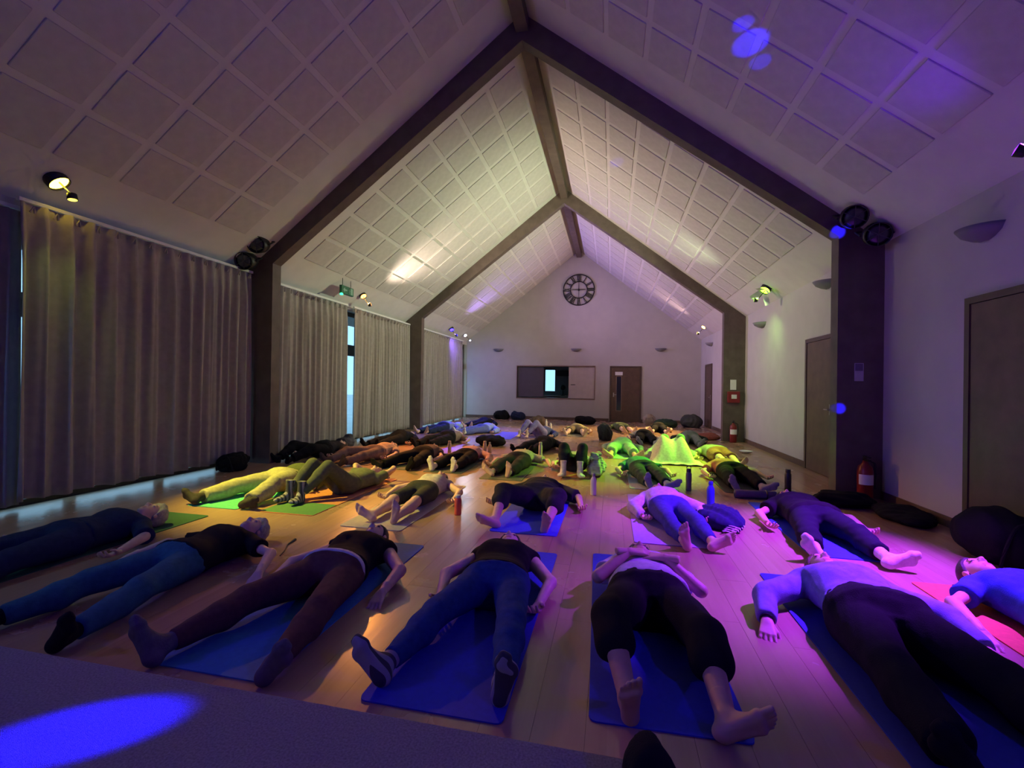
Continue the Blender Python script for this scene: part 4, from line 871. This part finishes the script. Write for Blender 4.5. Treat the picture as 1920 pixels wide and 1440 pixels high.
# ------------------------------------------------------------------ bottles
def bottle(label, x, y, h, r, col, capc, kind='slim', rough=.4):
    root = empty('drink_bottle', (x,y,0)); tag(root, label, 'bottle', 'drink bottles standing on the floor')
    bm = bmesh.new()
    if kind == 'slim': prof = [(r*.9,0),(r,.01),(r,h*.68),(r*.85,h*.76),(r*.55,h*.84),(r*.5,h*.88)]
    else: prof = [(r*.92,0),(r,.01),(r,h*.3),(r*.94,h*.34),(r,h*.4),(r,h*.78),(r*.8,h*.84),(r*.75,h*.86)]
    lathe(bm, prof, 18); bm_obj('flask', bm, mat('flask_%.2f_%.2f_%.2f'%col, col, rough, .05, 10), root, True)
    bm = bmesh.new(); q = r*.58 if kind=='slim' else r*.8; z = h*.87 if kind=='slim' else h*.855; lathe(bm,[(q,z),(q*1.02,z+.005),(q*1.02,h-.006),(q*.85,h)],18); bm_obj('cap', bm, mat('capm_%.2f_%.2f_%.2f'%capc, capc, .4, .05, 10), root, True)
    if kind == 'loop': bm = bmesh.new(); tube(bm,[(q*.8,0,h-.01),(q*.9,0,h+.02),(0,0,h+.04),(-q*.9,0,h+.02),(-q*.8,0,h-.01)],.006,6); bm_obj('carry_loop', bm, M_BLACK, root)
    return root
bottle('red-orange sports bottle beside the beige mat', -1.50,4.43,.20,.035,(.65,.10,.06),(.5,.5,.5),'sport')
bottle('slim white flask standing left of the lilac mat', -.20,5.67,.26,.036,(.70,.68,.72),(.3,.3,.32))
bottle('smoky clear bottle with a black carry loop', .98,6.25,.28,.036,(.16,.17,.16),(.03,.03,.03),'loop',.15)
bottle('bright blue flask behind the navy jacket', 1.08,5.42,.29,.04,(.03,.05,.55),(.03,.05,.4))
bottle('dark bottle by the right wall near the door', 2.23,6.54,.29,.038,(.03,.03,.035),(.02,.02,.02),'sport')
bottle('pale cup-shaped bottle lit orange behind the black trousers', -3.01,8.34,.24,.035,(.55,.42,.28),(.35,.25,.18),'sport')
bottle('left one of the two cream bottles standing together', -2.34,8.44,.25,.035,(.62,.52,.30),(.5,.42,.25),'sport')
bottle('right one of the two cream bottles standing together', -2.25,8.47,.23,.035,(.60,.46,.26),(.45,.36,.2),'slim')
bottle('tall cream bottle behind the cream-topped sleeper', -1.24,8.22,.30,.035,(.62,.58,.45),(.5,.48,.4),'sport')
bottle('small white bottle on the floor near the end wall', -2.0,14.4,.27,.035,(.7,.68,.66),(.5,.5,.5))
bottle('short white bottle just left of the far bags', -1.82,14.1,.18,.035,(.7,.68,.66),(.6,.6,.6),'sport')

# ------------------------------------------------------------------ bags and heaps of clothes
def heap(name, label, cat, x, y, size, col, seed=0, strap=True, rot=0, amp=.02, group='bags and clothes on the floor'):
    root = empty(name, (x,y,.0), rot); tag(root, label, cat, group)
    a, b, c = size; rg = np.random.RandomState(seed); f = Field((-a-.06,-b-.06,-.03),(a+.06,b+.06,c*1.3+.06), max(.012, min(.022, max(size)/22)))
    f.ell((0,0,c*.42),(a*.9,b*.9,c*.55),.05)
    for _ in range(6): f.ell((rg.uniform(-.55,.55)*a, rg.uniform(-.5,.5)*b, rg.uniform(.25,.7)*c),(a*rg.uniform(.3,.5),b*rg.uniform(.3,.5),c*rg.uniform(.25,.45)),.06)
    f.noise(amp, 26, seed); X,Y,Z = f.ax[0][:,None,None],f.ax[1][None,:,None],f.ax[2][None,None,:]; f.F = np.maximum(f.F, (.002-Z)).astype(np.float32)
    V, Q = f.mesh(); link(bpy.data.objects.new('folds' if cat != 'bag' else 'sack', mesh_np('folds', V, Q, [cloth(col)])), root)
    if strap:
        bm = bmesh.new(); n=14; tube(bm, [(a*.7*math.cos(t), -b*.75-.02*math.sin(3*t), .02+c*.75*math.sin(t)) for t in [math.pi*i/n for i in range(n+1)]], .012, 6); bm_obj('strap', bm, cloth(tuple(v*.6+.01 for v in col)), root)
    return root
heap('folded_jacket','crumpled navy jacket with pale trim beside the lilac mat','jacket', 1.03,4.80,(.21,.36,.15),(.018,.02,.07),3,False,.3)
bm = bmesh.new()
for q in range(4): tube(bm, [(1.06+.02*q+.07*math.cos(t), 4.46+.015*q+.035*math.sin(t), .03+.012*q+.01*math.sin(2*t)) for t in [i*math.pi/8 for i in range(14)]], .005, 5)
o = bm_obj('drawcord', bm, cloth((.65,.62,.7))); tag(o,'pale looped cord lying at the end of the navy jacket','cord')
heap('clothes_heap','dark heap of coats at the foot of the near right column','clothes', 2.62,5.95,(.34,.22,.16),BLK,5,False)
heap('clothes_heap','flat dark coat lying on the floor along the right wall','clothes', 2.92,5.45,(.24,.40,.12),BLK,6,False)
heap('shoulder_bag','dark bag standing against the near right door','bag', 2.98,4.35,(.22,.34,.42),BLK,7)
heap('shoulder_bag','dark bag beside the curtain below the near left column','bag', -5.42,5.75,(.2,.2,.26),BLK,8)
heap('shoulder_bag','grey bag beneath the bright window slit','bag', -5.25,8.35,(.2,.2,.24),(.09,.09,.10),9)
heap('clothes_heap','dark heap of clothes in the middle of the fourth row','clothes', -2.55,9.7,(.36,.25,.22),BLK,10,False)
heap('rucksack','tall dark rucksack standing in front of the end door','bag', -.14,11.5,(.19,.16,.42),(.03,.035,.04),11)
heap('shoulder_bag','dark bag against the end wall at the far left','bag', -4.2,17.5,(.35,.25,.35),BLK,12)
heap('shoulder_bag','round dark bag under the left part of the hatch','bag', -3.5,17.4,(.3,.22,.3),NVY,13)
heap('clothes_heap','brown heap of clothes under the open hatch','clothes', -2.4,15.2,(.35,.3,.3),(.16,.11,.08),14,False)
heap('clothes_heap','dark heap of clothes left of the end door','clothes', -.9,16.4,(.4,.25,.28),BLK,15,False)
heap('shoulder_bag','pale cream bag just right of the end door','bag', 1.35,17.4,(.24,.2,.36),(.42,.34,.26),16)
heap('clothes_heap','dark green coats heaped right of the end door','clothes', 1.75,15.9,(.42,.25,.30),(.03,.06,.04),17,False)
heap('clothes_heap','large dark heap of coats at the far right corner','clothes', 2.65,16.5,(.4,.35,.42),(.06,.065,.055),18,False)
heap('clothes_heap','reddish jumper crumpled at the far right column','clothes', 2.45,12.6,(.3,.2,.16),(.25,.07,.06),19,False)
heap('cushion','pale blue cushion by the violet curtain','cushion', -4.55,13.35,(.2,.16,.16),(.45,.55,.62),20,False,amp=.006)
heap('scarf','light green scarf beside the raised knees','scarf', -.20,7.02,(.11,.34,.30),(.42,.5,.36),21,False,amp=.045)
heap('clothes_heap','small pale bundle left of the green blanket','clothes', .68,8.75,(.12,.14,.12),(.3,.34,.3),22,False)
heap('shoulder_bag','small dark bag on the stage edge at the bottom of the photo','bag', .10,1.15,(.045,.06,.085),BLK,23,False).location.z = .35
rm = empty('rolled_mat',(1.70,6.02,.05),math.radians(2)); tag(rm,'purple rolled mat lying in front of the rust top','yoga mat')
bm = bmesh.new(); prof=[(.0,-.23),(.045,-.23),(.05,-.22),(.05,.22),(.045,.23),(.0,.23)]; lathe(bm,prof,18,M=Matrix.Rotation(math.pi/2,4,'Y')); bm_obj('roll',bm,mat('mat_plum',(.12,.08,.16),.8,.1,30),rm,True)
bm = bmesh.new(); tube(bm,[(.12,.052*math.cos(t),.052*math.sin(t)) for t in [i*math.pi/8 for i in range(16)]],.008,6,True); bm_obj('tie',bm,M_BLACK,rm)
pl = empty('white_dish',(2.72,10.3,0)); tag(pl,'small white dish on the floor by the far right column','dish')
bm = bmesh.new(); lathe(bm,[(.06,0),(.09,.01),(.13,.035),(.128,.042),(.085,.018),(.001,.014)],20); bm_obj('dish',bm,M_WHITE,pl,True)
bm = bmesh.new(); tube(bm,[(-2.42,3.02,.006),(-2.46,3.12,.006),(-2.53,3.24,.006),(-2.55,3.36,.007)],[.004,.004,.005,.012],6); o=bm_obj('hair_tie_strap',bm,M_BLACK); tag(o,'thin dark strap lying beside the grey-haired person','strap')
